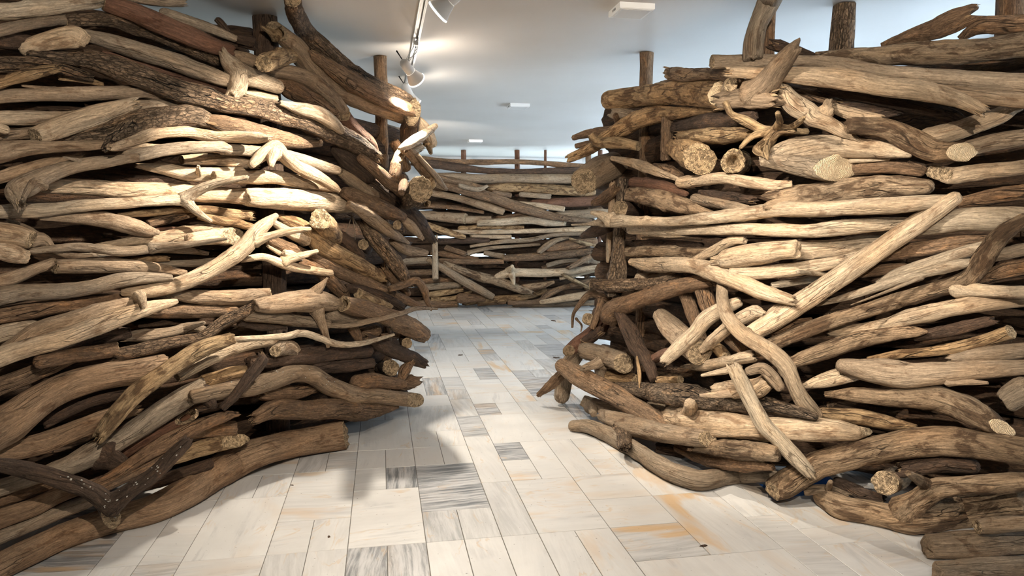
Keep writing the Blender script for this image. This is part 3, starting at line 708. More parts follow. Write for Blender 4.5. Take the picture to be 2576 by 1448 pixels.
# ------------------------------------------------------------------ the driftwood
CROPS = {'A': (0, 0, 3.017), 'B': (0, 440, 3.017), 'C': (0, 900, 2.642), 'D': (560, 0, 3.017), 'E': (560, 440, 3.017), 'F': (560, 900, 2.642),
         'G': (980, 340, 3.148), 'H': (1400, 0, 3.017), 'I': (1400, 440, 3.017), 'J': (1340, 860, 3.017), 'K': (1936, 0, 3.017), 'L': (1936, 440, 3.017),
         'M': (1936, 900, 2.642), 'O': (0, 0, 1.0)}
WALLNAME = {'L': 'track-side log wall', 'R': 'window-side log wall', 'B': 'end log wall'}
LOGS = {'L': """
2 - g|A -60,245,45 100,205,42 300,170,38 500,150,40
3 - p|A -60,95,65 150,75,60 300,60,60 500,35,52 700,15,55 780,0,50|pale log with knobbly side knots lying along the top of the track-side wall|knobbly pale log
2 u g|A 950,-30,40 1150,5,40 1370,20,35|weathered log with a flat broken end close under the ceiling, track-side wall
2 - g|A 1250,110,50 1450,170,45 1600,220,40 1790,295,25
1 - d|A 1700,270,35 1930,325,35 D 120,310,40 240,345,38
1 - d|A 1650,150,25 1690,190,28 1730,240,20|short dark stub poking up beside the square-topped post
3 a k|A 490,160,38 640,150,45 850,150,55 1000,200,60 1250,270,65 1450,355,62 1640,450,55|long grey-brown log with a yellow sawn knot near one end|grey-brown log with a yellow knot
4 a r|A 790,20,58 1000,90,70 1200,170,75 1400,260,75 1580,330,65 1750,390,50|thick smooth red-brown log sloping down from the ceiling|red-brown sloping log
1 - d|A -60,290,70 100,310,60 260,330,50
2 - g|A 650,265,45 850,320,60 1100,400,68 1350,480,68 1550,550,62 1720,610,50|long smooth grey log ending behind the bone-like pale stump
1 - r|A 780,400,20 1050,470,40 1300,560,45 1600,640,40 1720,690,30
5 u k|A 230,400,40 450,430,48 650,445,70 850,500,85 1100,590,85 1350,680,80 1600,745,75 D 0,780,68 250,825,70 500,880,75 700,950,80 900,1040,82 1050,1110,70 1150,1170,45 / p A 200,365,40 330,320,60 480,290,78 590,280,80 640,300,55|long bark-covered log with a pale torn stump end, sloping across the track-side wall|long bark-covered log
3 - k|A -60,490,60 150,490,62 300,490,60 450,510,55 600,560,40 700,590,30|grey log with spirally twisted grain|spiral-grained log
4 u y|A -60,650,40 120,590,45 250,555,45 410,525,32|mottled yellow-brown branch resting against the spiral-grained log
3 - g|A -60,730,52 300,715,50 600,715,55 900,705,52 1100,700,48 1300,760,40 1400,790,25 / g A 420,690,22 280,665,16 170,650,8|long straight grey log with a thin split strip along its upper side|straight split grey log
1 - y|A 450,590,20 650,610,25 780,640,15
2 - p|A -60,895,52 200,895,55 400,890,45 540,860,20
3 a p|A -90,940,35 40,985,36
2 - g|A -60,1040,45 100,1020,42 300,1000,40
3 - g|A 850,900,50 1050,830,65 1200,805,50 1330,800,20
5 qa p|A 270,1035,68 500,950,75 750,865,75 985,795,52|squared pale timber beam lying across the round logs|squared timber beam
3 u k|A 350,1085,25 650,1030,55 850,1000,75 1050,930,82 1250,880,75 1430,870,65 1560,910,62 1670,980,28 / k A 980,985,60 870,1060,50 800,1125,30|arched dark grey log with deeply cracked bark and a torn spur|arched cracked log
3 - g|A -60,1165,80 150,1125,65 400,1115,45 650,1105,40 830,1095,25
3 - p|A 860,1130,20 1000,1110,28 1250,1110,14
4 u p|A 850,1120,25 1000,1070,40 1200,1010,45 1400,1000,42 1650,1035,45 1930,1045,45 D 330,1045,28|arched bleached log with a frayed end under the spotlight|arched bleached log
3 a g|A 920,1195,50 1100,1165,50 1400,1120,46 1700,1120,45 D 0,1135,45 300,1150,40 500,1190,45 700,1240,45 870,1290,35|long log with one dark blunt end below the arched bleached log
4 a p|A 1380,1215,36 1550,1210,45 1750,1225,45 1920,1250,32|short pale log with peeling bark and a curled end
3 - p|A 1060,1260,20 1250,1285,45 1420,1320,52 1600,1320,50 1840,1310,45 / p A 1510,1330,25 1505,1270,16
3 - p|D -60,1340,45 200,1345,50 400,1345,55 600,1380,50 800,1420,40 880,1450,20
2 - g|A -60,1360,45 150,1300,45 350,1240,40 600,1180,25
4 u g|A 1050,1190,30 850,1220,45 600,1255,52 400,1310,65 230,1390,82 B 120,130,78 140,210,45 / g A 650,1235,20 560,1210,14 480,1192,6 / g A 300,1400,40 B 250,60,30 180,170,18|grey split log fanning out into a frayed curved end|frayed fan-ended log
2 - d|B 800,30,25 1000,35,30 1200,40,35 1380,45,35
3 - p|B 380,90,50 600,90,65 900,110,65 1200,120,60 1450,140,60 E 0,150,60 175,160,62|pale thick log butting end to end against the brightest bleached log|pale thick log
4 - p|E 187,165,70 400,180,85 600,190,87 800,210,80 985,225,55|bleached thick log, the brightest in the spotlight pool of the track-side wall|brightest bleached log
5 - p|B -60,280,55 300,265,50 600,235,45 900,215,42 1200,195,40 1400,185,45 / p B 1400,182,40 1500,120,38 1650,60,32 1860,20,18 / p B 1400,190,38 1480,270,32 1590,345,16|long pale branch ending in a Y-shaped fork|Y-forked pale branch
4 - g|B 300,320,25 550,320,45 800,340,65 1000,390,65 1120,425,50 1195,435,22|grey log with a chisel-shaped tip under the Y-forked pale branch|chisel-tipped log
3 u y|B 900,305,20 1150,285,28 1400,262,28 1550,265,36 1700,290,42 E 195,305,36
3 - y|B 1500,310,30 1690,350,35 E 100,360,36 250,410,30
1 - b|B 1130,370,35 1300,330,35 1450,300,25
2 - r|B 1190,415,15 1300,405,13 1400,395,10
5 z p|B -60,430,85 100,450,80 235,490,68|big pale log with a blunt sawn end above a shorter rounded one
4 t g|B 225,500,55 320,490,50 400,560,32 540,610,26 700,610,12
5 - p|B -60,570,65 80,595,70 205,625,50|stubby rounded pale log beneath the big sawn pale log
3 - g|B 50,345,15 180,390,22 290,445,15
2 u p|B 700,540,15 950,510,35 1250,480,60 1480,445,65 1660,410,45|bleached log with a splintered white end beside a round sawn stub|splintered white log
3 zn p|B 1450,490,55 1650,470,62 1770,460,66|round pale stub beside the splintered white log
4 - g|B 200,580,20 400,560,30 600,545,35 900,580,38 1200,560,33 1400,570,28 1580,595,16 / g B 1150,555,30 1400,530,26 1720,485,10|long thin grey branch splitting in two beneath the splintered white log
3 - g|B 350,560,25 550,610,20 900,600,16
4 a g|B 415,695,56 700,690,58 1000,695,52 1200,710,42 1410,745,25|thick grey log with a cleanly cut end tapering to the other end|cut tapering grey log
3 u y|B 1000,650,18 1150,635,25 1265,635,22|short split stick with a bright yellow broken end
2 - g|B 1200,670,25 1450,670,28 1700,640,25
4 - g|B -60,830,55 100,780,55 250,720,45 400,660,35
4 - g|B -60,930,75 200,890,66 500,880,60 700,850,55 900,800,55 1100,780,45 1300,780,28|long wavy grey log with dark hollows along it|wavy grey log
6 - p|B 930,885,35 1100,880,55 1300,840,60 1500,770,62 1700,660,62 1850,550,62 E 240,450,55 330,370,45 405,308,22 / p B 1050,915,42 1080,960,34 1088,1005,13 / p E 250,505,32 400,450,28 550,420,26 660,410,16|large pale forked branch with a spur, leaning across the spotlight pool|large pale forked branch
5 - p|E 140,645,22 300,622,30 450,670,38 600,712,35 830,745,24 / p E 470,655,32 600,612,28 716,578,16|bleached antler-shaped branch beside the large pale forked branch|antler-shaped branch
4 z g|B 1280,905,30 1450,925,52 1650,930,60 1850,925,60 E 200,915,55 365,890,38|grey log with a cut end beneath the large pale forked branch
3 - b|B 1160,1040,45 1350,1030,50 1550,1030,50 1740,1030,45
5 - p|B -60,1400,78 200,1310,72 500,1230,72 800,1120,72 1000,1050,62 1200,990,45 1330,960,25|long straight pale log rising away from the passage floor|long straight pale log
4 - g|B 100,1300,60 300,1190,75 550,1110,75 780,1020,55 1000,960,35
3 - p|B -60,1230,65 100,1180,60 200,1150,55 340,1150,25
2 - b|B -60,1080,60 300,1020,60 600,980,50 900,930,30
5 - g|B 985,1225,42 1150,1215,45 1300,1190,40 1450,1150,38 1575,1185,24 / g B 1390,1165,30 1470,1140,26 1545,1122,18
5 - k|B 900,1360,48 1100,1320,48 1300,1275,42 1450,1245,42 1560,1210,42 1700,1110,48 1850,1040,44 E 240,985,22|knotty grey branch with a kinked upper end
4 z b|B 300,1420,50 550,1370,55 890,1320,52
2 - d|B 350,1380,45 600,1260,60 850,1210,55 980,1200,40
7 t y|O 262,1082,20 330,1000,24 420,930,22 500,880,22 584,852,16|tan stick with peeling bark and a frayed stringy lower end|frayed tan stick
5 a p|O 446,948,15 500,915,17 560,885,18 640,862,16 720,855,11
7 - p|E 70,1245,20 300,1235,22 470,1225,28 600,1200,28 720,1230,28 860,1280,25 1000,1285,22 1150,1255,18 1300,1210,10|long thin wavy pale stick hooked over the dark logs low down|wavy thin stick
4 - s|C -60,500,128 100,400,118 250,290,105 450,185,98 700,120,90 900,90,85 1100,50,78|very thick log with flecked grey-brown bark low in the track-side wall|thick flecked log
3 - b|C -60,215,60 150,130,55 350,50,50 500,-20,40
2 - d|C 300,430,40 600,290,40 900,210,35 1050,180,30
3 - s|C -60,640,70 100,610,75 300,560,75 500,480,70 700,400,60 850,350,50
5 - g|C 1350,200,70 1200,280,75 1000,410,75 820,530,72 650,620,82 450,720,65 200,800,55 -60,880,55 / d C 700,650,72 800,705,56 885,755,36 / d C 1340,230,40 1395,290,36 1420,320,24|stout grey forked log with dark broken side stubs|stout forked log
7 znS d|C -60,700,46 150,740,55 350,790,55 550,860,56 680,935,60 738,1045,54 / d C 740,970,55 880,870,50 1020,770,50 1130,670,48 1230,570,40|dark forked branch flecked with white specks, sawn end on the fat floor log|white-specked dark branch
6 u b|C 550,880,30 750,790,40 950,655,46 1150,540,50 1350,440,45 1500,385,36 1560,375,20|brown stick with a snapped tip beside the stout forked log
6 z b|C 650,890,25 880,780,28 1095,665,28
4 zon r|C 820,620,48 1000,510,46 1245,390,42|orange-brown hollow-ended log under the stout forked log
4 - y|C 1350,160,45 1500,110,45 1660,80,34
7 - d|F 0,330,26 100,230,34 200,100,40 265,10,36 E 300,1375,26|purplish grey stick leaning up across the lower logs|purplish leaning stick
3 - b|C 1150,520,45 1350,480,52 1560,465,46
4 zn y|C 950,740,35 1100,680,48 1300,610,58 1450,570,55 1570,550,45|log with a fresh torn yellow end beside the fat floor log
3 - d|C 900,860,35 1150,790,45 1400,700,35
4 - s|C -60,1090,65 200,1000,60 420,900,50 600,850,40
3 - b|C -60,950,52 200,880,48 420,800,40
5 - g|C -60,1210,50 150,1130,50 350,1040,50 560,960,45 680,900,35
3 - r|C 300,990,45 500,900,50 700,820,45 900,770,30
0 fz s|C -260,1570,92 -100,1450,92 50,1360,90 200,1285,88 400,1190,86 700,1085,86 1000,1005,92 1200,915,98 F 0,735,106 200,640,102 400,585,98 600,550,94 812,508,96|fat smooth S-curved brown log lying on the marble floor|fat floor log
2 a k|D 530,-10,64 560,120,72 650,270,74 780,390,70 900,500,65 1050,600,60 1200,670,60 1350,740,60 1440,790,40|knobbly log standing up to the ceiling and curving down behind the others|knobbly ceiling-high log
3 aon g|D 420,240,56 520,330,75 620,450,75 700,540,70 800,640,66 950,720,66 1100,790,65 1250,840,60 1360,890,48 / y D 400,270,36 350,235,24 295,200,7|hollow-topped log with one sharp splinter at its raised end|hollow-topped log
4 - b|D 690,420,35 800,500,50 950,600,65 1100,690,65 1250,770,62 1395,825,52
5 an d|D 1437,848,58 1422,950,62 1405,1050,62 1385,1130,48|upright dark stump with a bright sawn top at the end of the wall|upright stump
3 - g|D 90,415,36 200,460,58 350,530,60 500,550,60 650,600,62 760,680,64 850,770,60 920,850,48|smooth curved log with a dark round knot|dark-knotted curved log
4 an r|D 915,862,52 965,945,58 1050,1030,60 1120,1090,50 1150,1150,38|orange-brown sawn stub below the dark-knotted curved log
5 ac y|D 315,480,66 420,440,70 510,420,62|short yellowish sawn log poking out beside the square-topped post|yellow sawn stub
5 - p|D 420,660,52 280,610,66 150,560,75 50,470,58 10,410,34 / p D 120,580,72 112,660,74 82,710,50|bone-like pale stump with a knuckled double end|bone-like stump
4 u p|D 130,700,20 250,720,35 390,745,30
4 - b|D 430,640,40 520,680,70 640,740,66 750,800,55 850,860,40|fat rounded brown log end beside the bone-like stump
5 - g|D 470,790,25 600,830,50 720,860,55 820,920,52 900,990,32
3 - b|D -60,930,60 150,970,66 350,1030,66 550,1070,55 740,1085,30
6 - p|D 220,1250,30 290,1180,46 400,1110,52 460,1180,50 560,1260,50 700,1330,46 830,1410,36 885,1446,18 / p D 390,1160,42 372,1210,36 368,1255,20|bleached hooked branch with a lobed knuckle, glaring in the spotlight|bleached hooked branch
3 - d|D 860,1110,60 950,1200,80 1080,1310,82 E 1050,10,78 1200,130,76 1350,240,70 1480,360,62 1590,485,32|long thick dark log sloping steeply down to the wall end|long dark sloping log
3 - b|D 1050,1200,35 1140,1270,42 1250,1370,50 E 1330,100,46 1400,190,30
5 a g|D 895,1305,34 980,1370,50 1100,1460,52 E 1150,160,46
5 - b|E 915,130,38 1000,160,60 1150,230,66 1300,290,56 1372,312,30
5 - g|E 960,220,30 1080,290,50 1200,380,50 1320,460,36 1410,515,10
4 - g|E 1340,310,30 1430,390,40 1512,475,18
5 ac b|E 1325,378,32 1365,420,30|small round branch end with a knotty face at the wall end
5 - b|D 1300,1075,38 1350,1160,45 1390,1270,40
5 an b|D 1340,1180,38 1320,1260,50 1300,1340,46|short brown log with a cracked sawn top beside the slim post
6 - p|D 1615,955,22 1500,1040,40 1400,1100,35 1340,1128,12|white spotlit stick jutting out from the end of the wall|jutting white stick
4 - p|D 1480,930,50 1540,1010,58 1590,1090,38 / y D 1560,1090,30 1580,1160,16
5 - p|D 1480,1110,45 1420,1130,42 1370,1140,30
5 - g|D 1400,1130,42 1500,1250,46 1600,1360,44 1690,1430,18
6 - g|D 1480,1180,18 1620,1340,25 1692,1430,14
6 ac k|E 1500,105,92 1440,160,84 1390,210,60|thick stump with a knotted round end face at the wall end|knotted end stump
5 - y|E 1580,60,50 1520,120,40 1470,170,30
5 aoc b|E 1550,215,28 1450,238,30
3 - b|E 1370,20,28 1370,80,34 1360,130,28
5 ac y|E 745,338,84 800,400,86 850,475,68|sawn round log end facing the passage beneath the brightest bleached log|sawn round log end
4 - y|E 450,330,32 560,370,52 660,450,70 780,550,76 930,630,66 1080,710,60 1190,775,38 / p E 620,470,48 500,430,40 380,355,24|tan forked log with a thick smooth lower limb|tan forked log
3 - b|E 350,490,40 500,560,45 700,640,50 900,740,50 1100,830,50 1300,910,45 1495,995,22|long straight brown pole beneath the tan forked log|long brown pole
4 - p|E 350,545,12 410,580,18 465,612,18
4 u p|E 470,590,25 520,600,28 570,625,28
3 - b|E 580,660,35 700,710,42 800,790,50 900,890,50 950,932,22
5 t k|E 1060,370,30 1150,480,55 1250,600,60 1340,720,55 1400,812,32|steeply leaning split log with ragged bark near the slim post|ragged split log
3 - d|E 880,460,45 960,530,55 1030,610,40 1070,660,25
3 ac d|E 1070,525,38 1105,565,36
6 R g|E 980,300,5 1000,400,5 1006,490,3 / g E 985,310,4 960,370,4 940,440,2 / g E 990,330,4 1020,380,3 1035,430,2|wispy root fibres hanging below the brightest bleached log
3 - g|E 1290,500,35 1400,570,40 1550,590,22
2 - b|E 1250,740,40 1330,820,38 1400,900,30
6 - g|E 255,985,52 400,980,75 550,960,80 700,950,80 830,970,58 900,972,26 / g E 670,930,50 735,855,34 790,788,10 / g E 715,1030,42 750,1120,34 788,1230,24 800,1305,13|stout rootstock with one spike up and one crooked leg down|spiked rootstock
5 ao b|E 915,975,62 1050,1010,70 1200,1060,66 1350,1120,75 1530,1215,60|thick brown log with a hollow rotten end and a broad splayed end|hollow rotten log
4 a y|E 1030,900,42 1120,950,45 1250,1000,35
3 - d|E 940,860,35 1080,880,40 1250,950,40 1330,990,40
6 R b|E 1270,862,24 1380,830,28 1470,800,28 1530,870,30 1550,950,22 1580,1015,12|crooked brown root bent like an elbow at the wall end
6 - g|E 800,1140,20 950,1140,22 1150,1100,22 1350,1050,20 1480,1010,18 1630,1015,7|long thin dark twig reaching out over the marble floor
4 - g|E 180,1070,40 400,1080,50 600,1110,45 800,1130,35
3 - d|E 120,1120,25 300,1150,35 480,1150,20
3 - g|E 820,1050,66 950,1090,60 1050,1110,40
7 ac g|E 400,1335,44 480,1300,60 550,1350,50 575,1395,32|knotty short stub with lumpy ends above the dark lower logs
4 - d|E 200,1430,50 500,1390,65 800,1350,60 1100,1330,50
5 - d|E 1100,1240,40 1250,1310,55 1400,1370,55 1512,1420,38|dark log with yellow-flecked bark ending over the floor
4 - b|E 1060,1195,40 1160,1180,48
4 - b|E 980,1150,40 1010,1200,38 1030,1250,30
4 - b|E 1200,1220,20 1300,1215,20 1430,1225,18
4 ac b|E 1400,1275,40 1370,1250,36
4 - d|F 590,70,40 800,55,42 990,35,34
5 znS g|F -200,260,50 0,220,55 200,190,60 380,130,60 480,105,56 600,115,60 700,180,60 850,240,55 1000,255,52 1150,265,50 1280,278,46|long bent grey log, lichen-specked, with an oval sawn end over the floor|long bent log
6 u b|F 890,165,50 1000,155,50 1100,160,45 1180,170,34|short chunk of split wood resting on the long bent log
4 ac d|F 1115,65,55 1060,70,50
5 - b|F 1190,130,30 1210,80,40 1245,40,25
4 - b|F 1150,185,45 1240,160,50
4 u b|F 300,230,50 480,230,45 600,200,35 685,180,12
6 t b|F 232,390,45 350,340,64 550,345,68 750,340,66 900,350,65 1050,340,44 1160,320,18|thick dark log with a ragged torn end, second up from the floor|ragged thick log""", 'R': """
0 - g|H 1490,440,75 1500,300,75 1530,180,70 1590,60,80 1640,-60,88|curved grey trunk rising past the wall top to the ceiling|curved ceiling trunk
1 - d|K 62,345,45 200,385,35 330,412,14
2 u b|K 850,340,15 1050,280,50 1250,220,75 1400,160,85 1480,130,78|tilted brown log with a shaggy fibrous end against the daylight|shaggy-ended log
1 - b|K 1450,290,25 1600,200,60 1750,190,65 1950,190,65
4 - m|K 350,415,20 600,420,50 900,420,75 1200,405,90 1500,390,90 1950,340,90|long thick mottled log along the top of the window-side wall|long mottled top log
3 a g|H 1180,470,52 1400,465,50 1650,460,50 K 250,460,45 500,490,55 800,545,60 1200,590,70 1600,620,78 1950,640,82|long smooth grey log just under the long mottled top log|smooth grey top log
3 - g|K 800,610,40 1200,680,50 1600,730,55 1950,770,60
5 tu p|H 1345,545,40 1600,560,48 1800,570,60 K 300,580,70 600,610,75 900,660,75 1200,700,75 1450,760,60 1580,820,48|long pale pinkish log with a stepped start and broken far end|pinkish broken log
3 t m|H 870,560,50 1000,570,50 1200,560,42 1350,570,45|splintered log end with a charred patch atop the wall|charred splintered log
2 - g|H 750,645,15 900,620,25 1200,600,25
2 - b|H 1300,600,40 1450,640,40 1700,620,30
6 znw y|H 395,760,66 600,735,76 900,710,92 1100,705,100 1260,720,104|thick tan log with a rough chopped face, jutting from the wall top|chopped tan log
4 a p|H 1320,640,52 1290,690,50
6 u g|H 1300,755,75 1450,740,80 1600,740,82 / g H 1500,700,80 1620,600,84 1720,470,74 1795,375,56|forked trunk with one flat branch pointing up at the ceiling|upward-forked trunk
6 u p|H 1715,670,50 1800,790,80 1930,860,72 K 320,890,66 450,940,60 560,1000,45 665,1055,18 / p K 425,850,42 440,785,34|smooth pale limb sweeping down with one cut side stub|sweeping pale limb
4 - p|K 490,820,40 650,870,50 830,890,25
2 - b|K 160,680,30 400,740,40 500,770,30
2 - d|K 400,690,30 800,740,50 1100,810,50 1350,860,45 1480,920,28
1 - d|K 600,830,60 850,840,60 1050,830,30
4 u p|K 1200,1040,68 1400,1000,75 1600,930,70 1780,860,60 1870,830,28|split weathered log with grooved grain pointing up to the end post
5 znw m|K 600,950,55 800,960,70 950,1000,80 1100,1080,84 1250,1150,75 1390,1150,64 1455,1152,70|bent mottled log with a bright freshly sawn end|bent sawn-end log
4 - g|K 1500,1130,60 1700,1080,65 1950,1040,65
5 t p|K 20,1180,60 150,1140,85 350,1110,90 600,1110,80 850,1135,65 1060,1170,28|bleached log with a feathered splintered side|feathered bleached log
6 znw g|K -60,1215,40 100,1230,60 300,1260,82 440,1270,96 510,1270,100|grey log with a large pale sawn face, half in shadow|log with a large sawn face
3 - b|K 620,1270,60 800,1260,65 1000,1260,60 1150,1290,50
4 - p|K 620,1210,28 750,1208,24 900,1205,12
5 an p|K 1280,1310,52 1400,1330,65 1600,1300,60 1950,1270,55|pale log with a crumbling blunt end beside the end post
4 t m|L 120,200,100 350,160,110 600,110,100 900,90,85 1200,90,55|very thick mottled log with a ragged broken bark edge|ragged mottled log
7 R y|H 1280,780,25 1330,870,28 1440,920,40 1560,980,35 1660,1000,34 / y H 1660,1000,32 1560,1010,30 1480,1040,25 1400,1115,16 / y H 1650,1000,34 1760,1000,28 1900,1000,24 / y H 1570,1110,38 1640,1030,42 1700,985,40 1800,985,28 / y H 1650,1000,32 1690,930,30 1680,855,18 / y H 1600,1090,38 1520,1140,34 1585,1190,12 / y H 1750,990,28 1850,920,22 1880,890,12 / y H 1620,1060,32 1590,1150,26 1600,1210,10|yellowish tangle of twisted roots hanging on the window-side wall|yellow root tangle
5 u y|H 940,1040,45 1100,1030,56 1300,1030,60 1430,1010,46
2 - d|H 890,970,40 1100,930,60 1300,910,55 1500,880,40
6 t y|H 118,1190,34 250,1130,42 400,1030,50 550,940,64 750,870,66 900,860,50 1100,840,30 1250,830,12|arched yellowish branch reaching out over the passage|arched reaching branch
7 - b|H 838,905,44 840,1050,46 830,1205,40|short log hanging upright below the arched reaching branch
5 - b|H 130,1045,22 250,1010,32 450,980,30
5 - b|H 150,1110,20 250,1090,25 330,1075,20
7 az y|H 262,1020,32 310,1080,42 400,1080,46 520,1090,42 620,1110,36|knuckled yellow-brown branch with small sawn ends under the arched reaching branch
4 t g|H 470,860,50 570,880,48 630,860,20
4 - b|H 450,880,25 475,960,20
6 ac g|H 205,1380,98 340,1290,108 500,1230,95 640,1220,55|massive grey log thrusting its gnarled round end into the passage|massive gnarled-end log
7 K p|H 420,1200,18 550,1230,35 700,1280,40 930,1362,16|thin pale split plank resting on the massive gnarled-end log|thin split plank
6 Cz y|H 930,1130,86 1000,1160,110 1085,1212,122|thick log with a deeply pitted wormy end face|pitted end log
5 aoc y|H 1340,1228,95 1400,1235,88|hollow log end with a chipped rim beside the pitted end log
7 - p|H 950,1385,48 1100,1370,45 1250,1350,45 1400,1370,45 1600,1400,45 1780,1395,28|smooth wavy pale branch below the pitted end log|smooth wavy branch
5 - b|H 740,1260,25 850,1290,40 940,1330,30
3 - d|I 1100,130,30 1300,170,40 1480,190,35
4 - r|I 590,60,48 700,75,52 850,105,50 980,140,28
5 a m|I 540,145,52 700,165,65 900,215,66 1050,260,50 1180,290,22|broad tan log with a rounded end and flaking patches|flaking tan log
4 - g|I 1050,180,40 1250,220,40 1450,250,24
5 t p|I 120,378,7 260,370,14 400,350,48 600,350,42 900,350,36 1200,320,50 1450,290,55 1700,260,60 L 350,260,58 700,240,65 1000,225,65 1340,195,50 / p I 400,340,42 330,300,30 270,285,18|very long smooth log with a split pointed tip over the passage|long split-tipped log
6 t p|I 570,410,40 800,420,38 1100,420,36 1400,410,46 1700,420,50 L 300,425,55 600,395,58 900,370,50 1050,350,28|long straight pale log under the long split-tipped log|straight pale window-side log
5 - p|L 950,440,40 1200,380,80 1500,340,90 1800,330,95 1950,340,95|thick pale log running behind the long diagonal pole to the end post
3 - d|I 580,520,25 800,520,35 1100,540,30
4 - p|I 650,470,10 900,470,14 1100,490,6
4 - m|I 430,605,28 600,580,40 800,580,42 1000,590,45 1150,590,40|dark mottled log with white flaking patches
5 - p|I 1060,640,30 1200,570,38 1330,500,40 1425,490,34
5 t p|I 1230,650,40 1300,640,75 1500,600,85 1700,570,72 1810,560,70|broad bleached log with a jagged notch in the light pool|notched bleached log
4 - p|L 195,575,76 450,560,70 700,520,60 850,500,38
8 - p|I 570,660,30 700,680,56 900,680,60 1050,690,62 1200,740,66 1400,820,65 1600,900,60 1750,940,44|smooth bleached S-shaped limb crossing above the hollow|bleached S-shaped limb
5 - p|I 1330,740,35 1550,745,50 1800,720,55 L 300,700,55 500,660,45 650,610,30
6 a k|I 255,830,40 450,840,50 700,830,50 950,780,36 1060,765,18|striped grey log with a blunt end at the wall corner|blunt striped log
7 az b|I 405,1110,60 420,1030,74 520,985,68 750,900,62 950,840,60 1150,810,46 1250,820,30|bent reddish limb curving down at its thick end|bent reddish limb
4 - p|I 620,780,36 750,760,34 880,740,22
2 - b|I 980,900,50 1020,1000,50 1060,1130,50 1100,1230,40
2 - b|I 1110,870,66 1150,1000,60 1210,1120,45
3 z g|I 780,1060,56 860,1150,80 960,1240,95 1090,1350,98|thick log lying inside the hollow under the bleached S-shaped limb
5 - d|I 500,1090,42 560,1200,66 620,1320,62 J 850,110,50 900,210,46 925,285,34|dark leaning log with a pale lower end beside the slim post of the hollow
6 - p|I 840,1390,45 950,1290,60 1060,1190,56 1130,1100,60 1250,1020,60 1390,960,42|bone-shaped pale log slanting across the hollow|bone-shaped slanting log
6 u p|I 1100,1330,25 1200,1240,45 1350,1120,50 1500,1040,55 1560,1050,28
9 - p|I 1258,860,42 1262,960,45 1310,1090,55 1420,1210,60 1560,1300,62 1660,1370,70 M 110,60,58 160,170,52 210,270,54 270,340,54 325,385,34|smooth pale bow-shaped limb with a round eye knot|bow-shaped limb
8 z p|L 1405,178,58 1250,280,72 950,480,75 650,690,78 350,890,80 50,1090,78 -150,1210,66|long straight pale pole propped diagonally against the wall|long diagonal pole
7 - m|L -100,1330,48 100,1250,55 400,1130,55 700,1040,55 1000,940,60 1300,860,62 1500,790,70 1600,680,75 1700,530,70 1800,420,65 1905,350,52 / p L 1450,850,58 1650,880,48 1950,890,50|forked pale trunk with a scaly rising arm below the long diagonal pole|scaly forked trunk
6 t p|L 820,810,14 1000,740,45 1250,660,50 1500,580,50 1700,520,34
6 - p|L 360,985,14 600,920,30 850,840,36 1100,760,36 1400,690,44 1530,660,30 / g L 1150,775,18 900,880,12 620,985,5|pale greenish stick with a long splinter peeling off below
6 - p|L 500,1190,40 840,1140,45 1100,1070,60 1400,1010,65 1700,960,65 1950,940,60|thick pale log parallel to and under the scaly forked trunk
6 - m|L 150,1430,42 400,1340,60 650,1260,66 900,1210,60 1100,1190,42 1190,1190,14|mottled grey log whose tip trails a curled twig
4 z y|L 750,1400,25 1000,1360,36 1300,1330,40 1600,1270,50 1830,1190,52|orange-yellow log beside the end post
6 t g|L 1400,1390,35 1600,1370,60 1950,1330,60
3 - b|L 800,620,40 1100,570,60 1450,520,60 1700,480,30
2 - b|L 700,740,40 850,720,42 1000,710,40
5 - b|L 1600,790,35 1800,720,60 1950,690,60
4 - g|L 1700,610,50 1820,590,50 1950,560,50
7 t p|L 220,735,16 320,745,18 430,757,16
7 - p|L 20,840,25 200,810,30 380,790,18
4 - b|L 1450,210,50 1700,160,60 1950,130,60
2 - d|L 1100,1230,30 1400,1170,50 1650,1110,40
5 - p|M 215,190,15 350,150,45 550,100,60
6 u g|M 480,50,45 700,90,85 900,110,90 1150,100,70 1400,80,60 1690,60,50 / g M 1200,150,30 1320,160,22 1450,165,10|broad smooth grey-tan log with a splintered lip
6 znw m|M 370,240,20 550,240,45 800,260,55 1100,270,80 1300,340,90 1450,420,72 1545,465,44|thick grey log broken off with a fresh yellow end|fresh-broken thick log
6 u y|M 350,370,40 600,390,50 800,430,45 950,450,20|orange broken slab of wood above the long humped log
8 a m|M 20,880,62 100,840,88 300,720,90 500,670,86 800,590,86 1100,550,95 1400,570,90 1690,620,82|long humped thick log near the floor on the window side|long humped log
4 ac p|M 770,830,80 870,790,76|round pale log end tucked under the long humped log
6 f m|M 340,925,55 480,990,80 650,1020,82 850,1060,85 1000,1065,98 1300,1020,95 1690,960,90 / m M 900,1010,70 1000,940,66 1120,870,66 1300,850,60 1690,820,60 / m M 1090,880,46 1010,820,38 920,765,20|forked log with a big round knot resting on the floor|forked floor log
7 ao g|M 1380,1120,50 1500,1110,56 1690,1100,52
4 f g|M 1060,1250,78 1300,1240,86 1690,1220,86|smooth round-ended log on the floor beside the forked floor log|round-ended floor log
3 f g|M 1130,1425,72 1400,1405,76 1690,1390,76
2 - d|M 450,830,40 600,900,46 720,930,32
2 - d|M 900,740,50 1150,700,60 1350,720,50
5 - g|M 240,880,36 380,870,30 505,910,22 / g M 390,870,24 405,825,18
6 - g|M 1590,270,80 1690,210,90
7 - b|J 215,180,52 350,260,70 500,340,75 700,450,80 850,540,80 1000,640,70 1080,700,40|stout bark-brown log slanting down to the floor at the corner|stout corner log
6 f g|J 218,415,58 232,300,65 270,180,65 330,90,60|upright grey driftwood leg standing on the floor at the corner|upright driftwood leg
5 u b|J 200,260,40 130,330,40 62,385,22
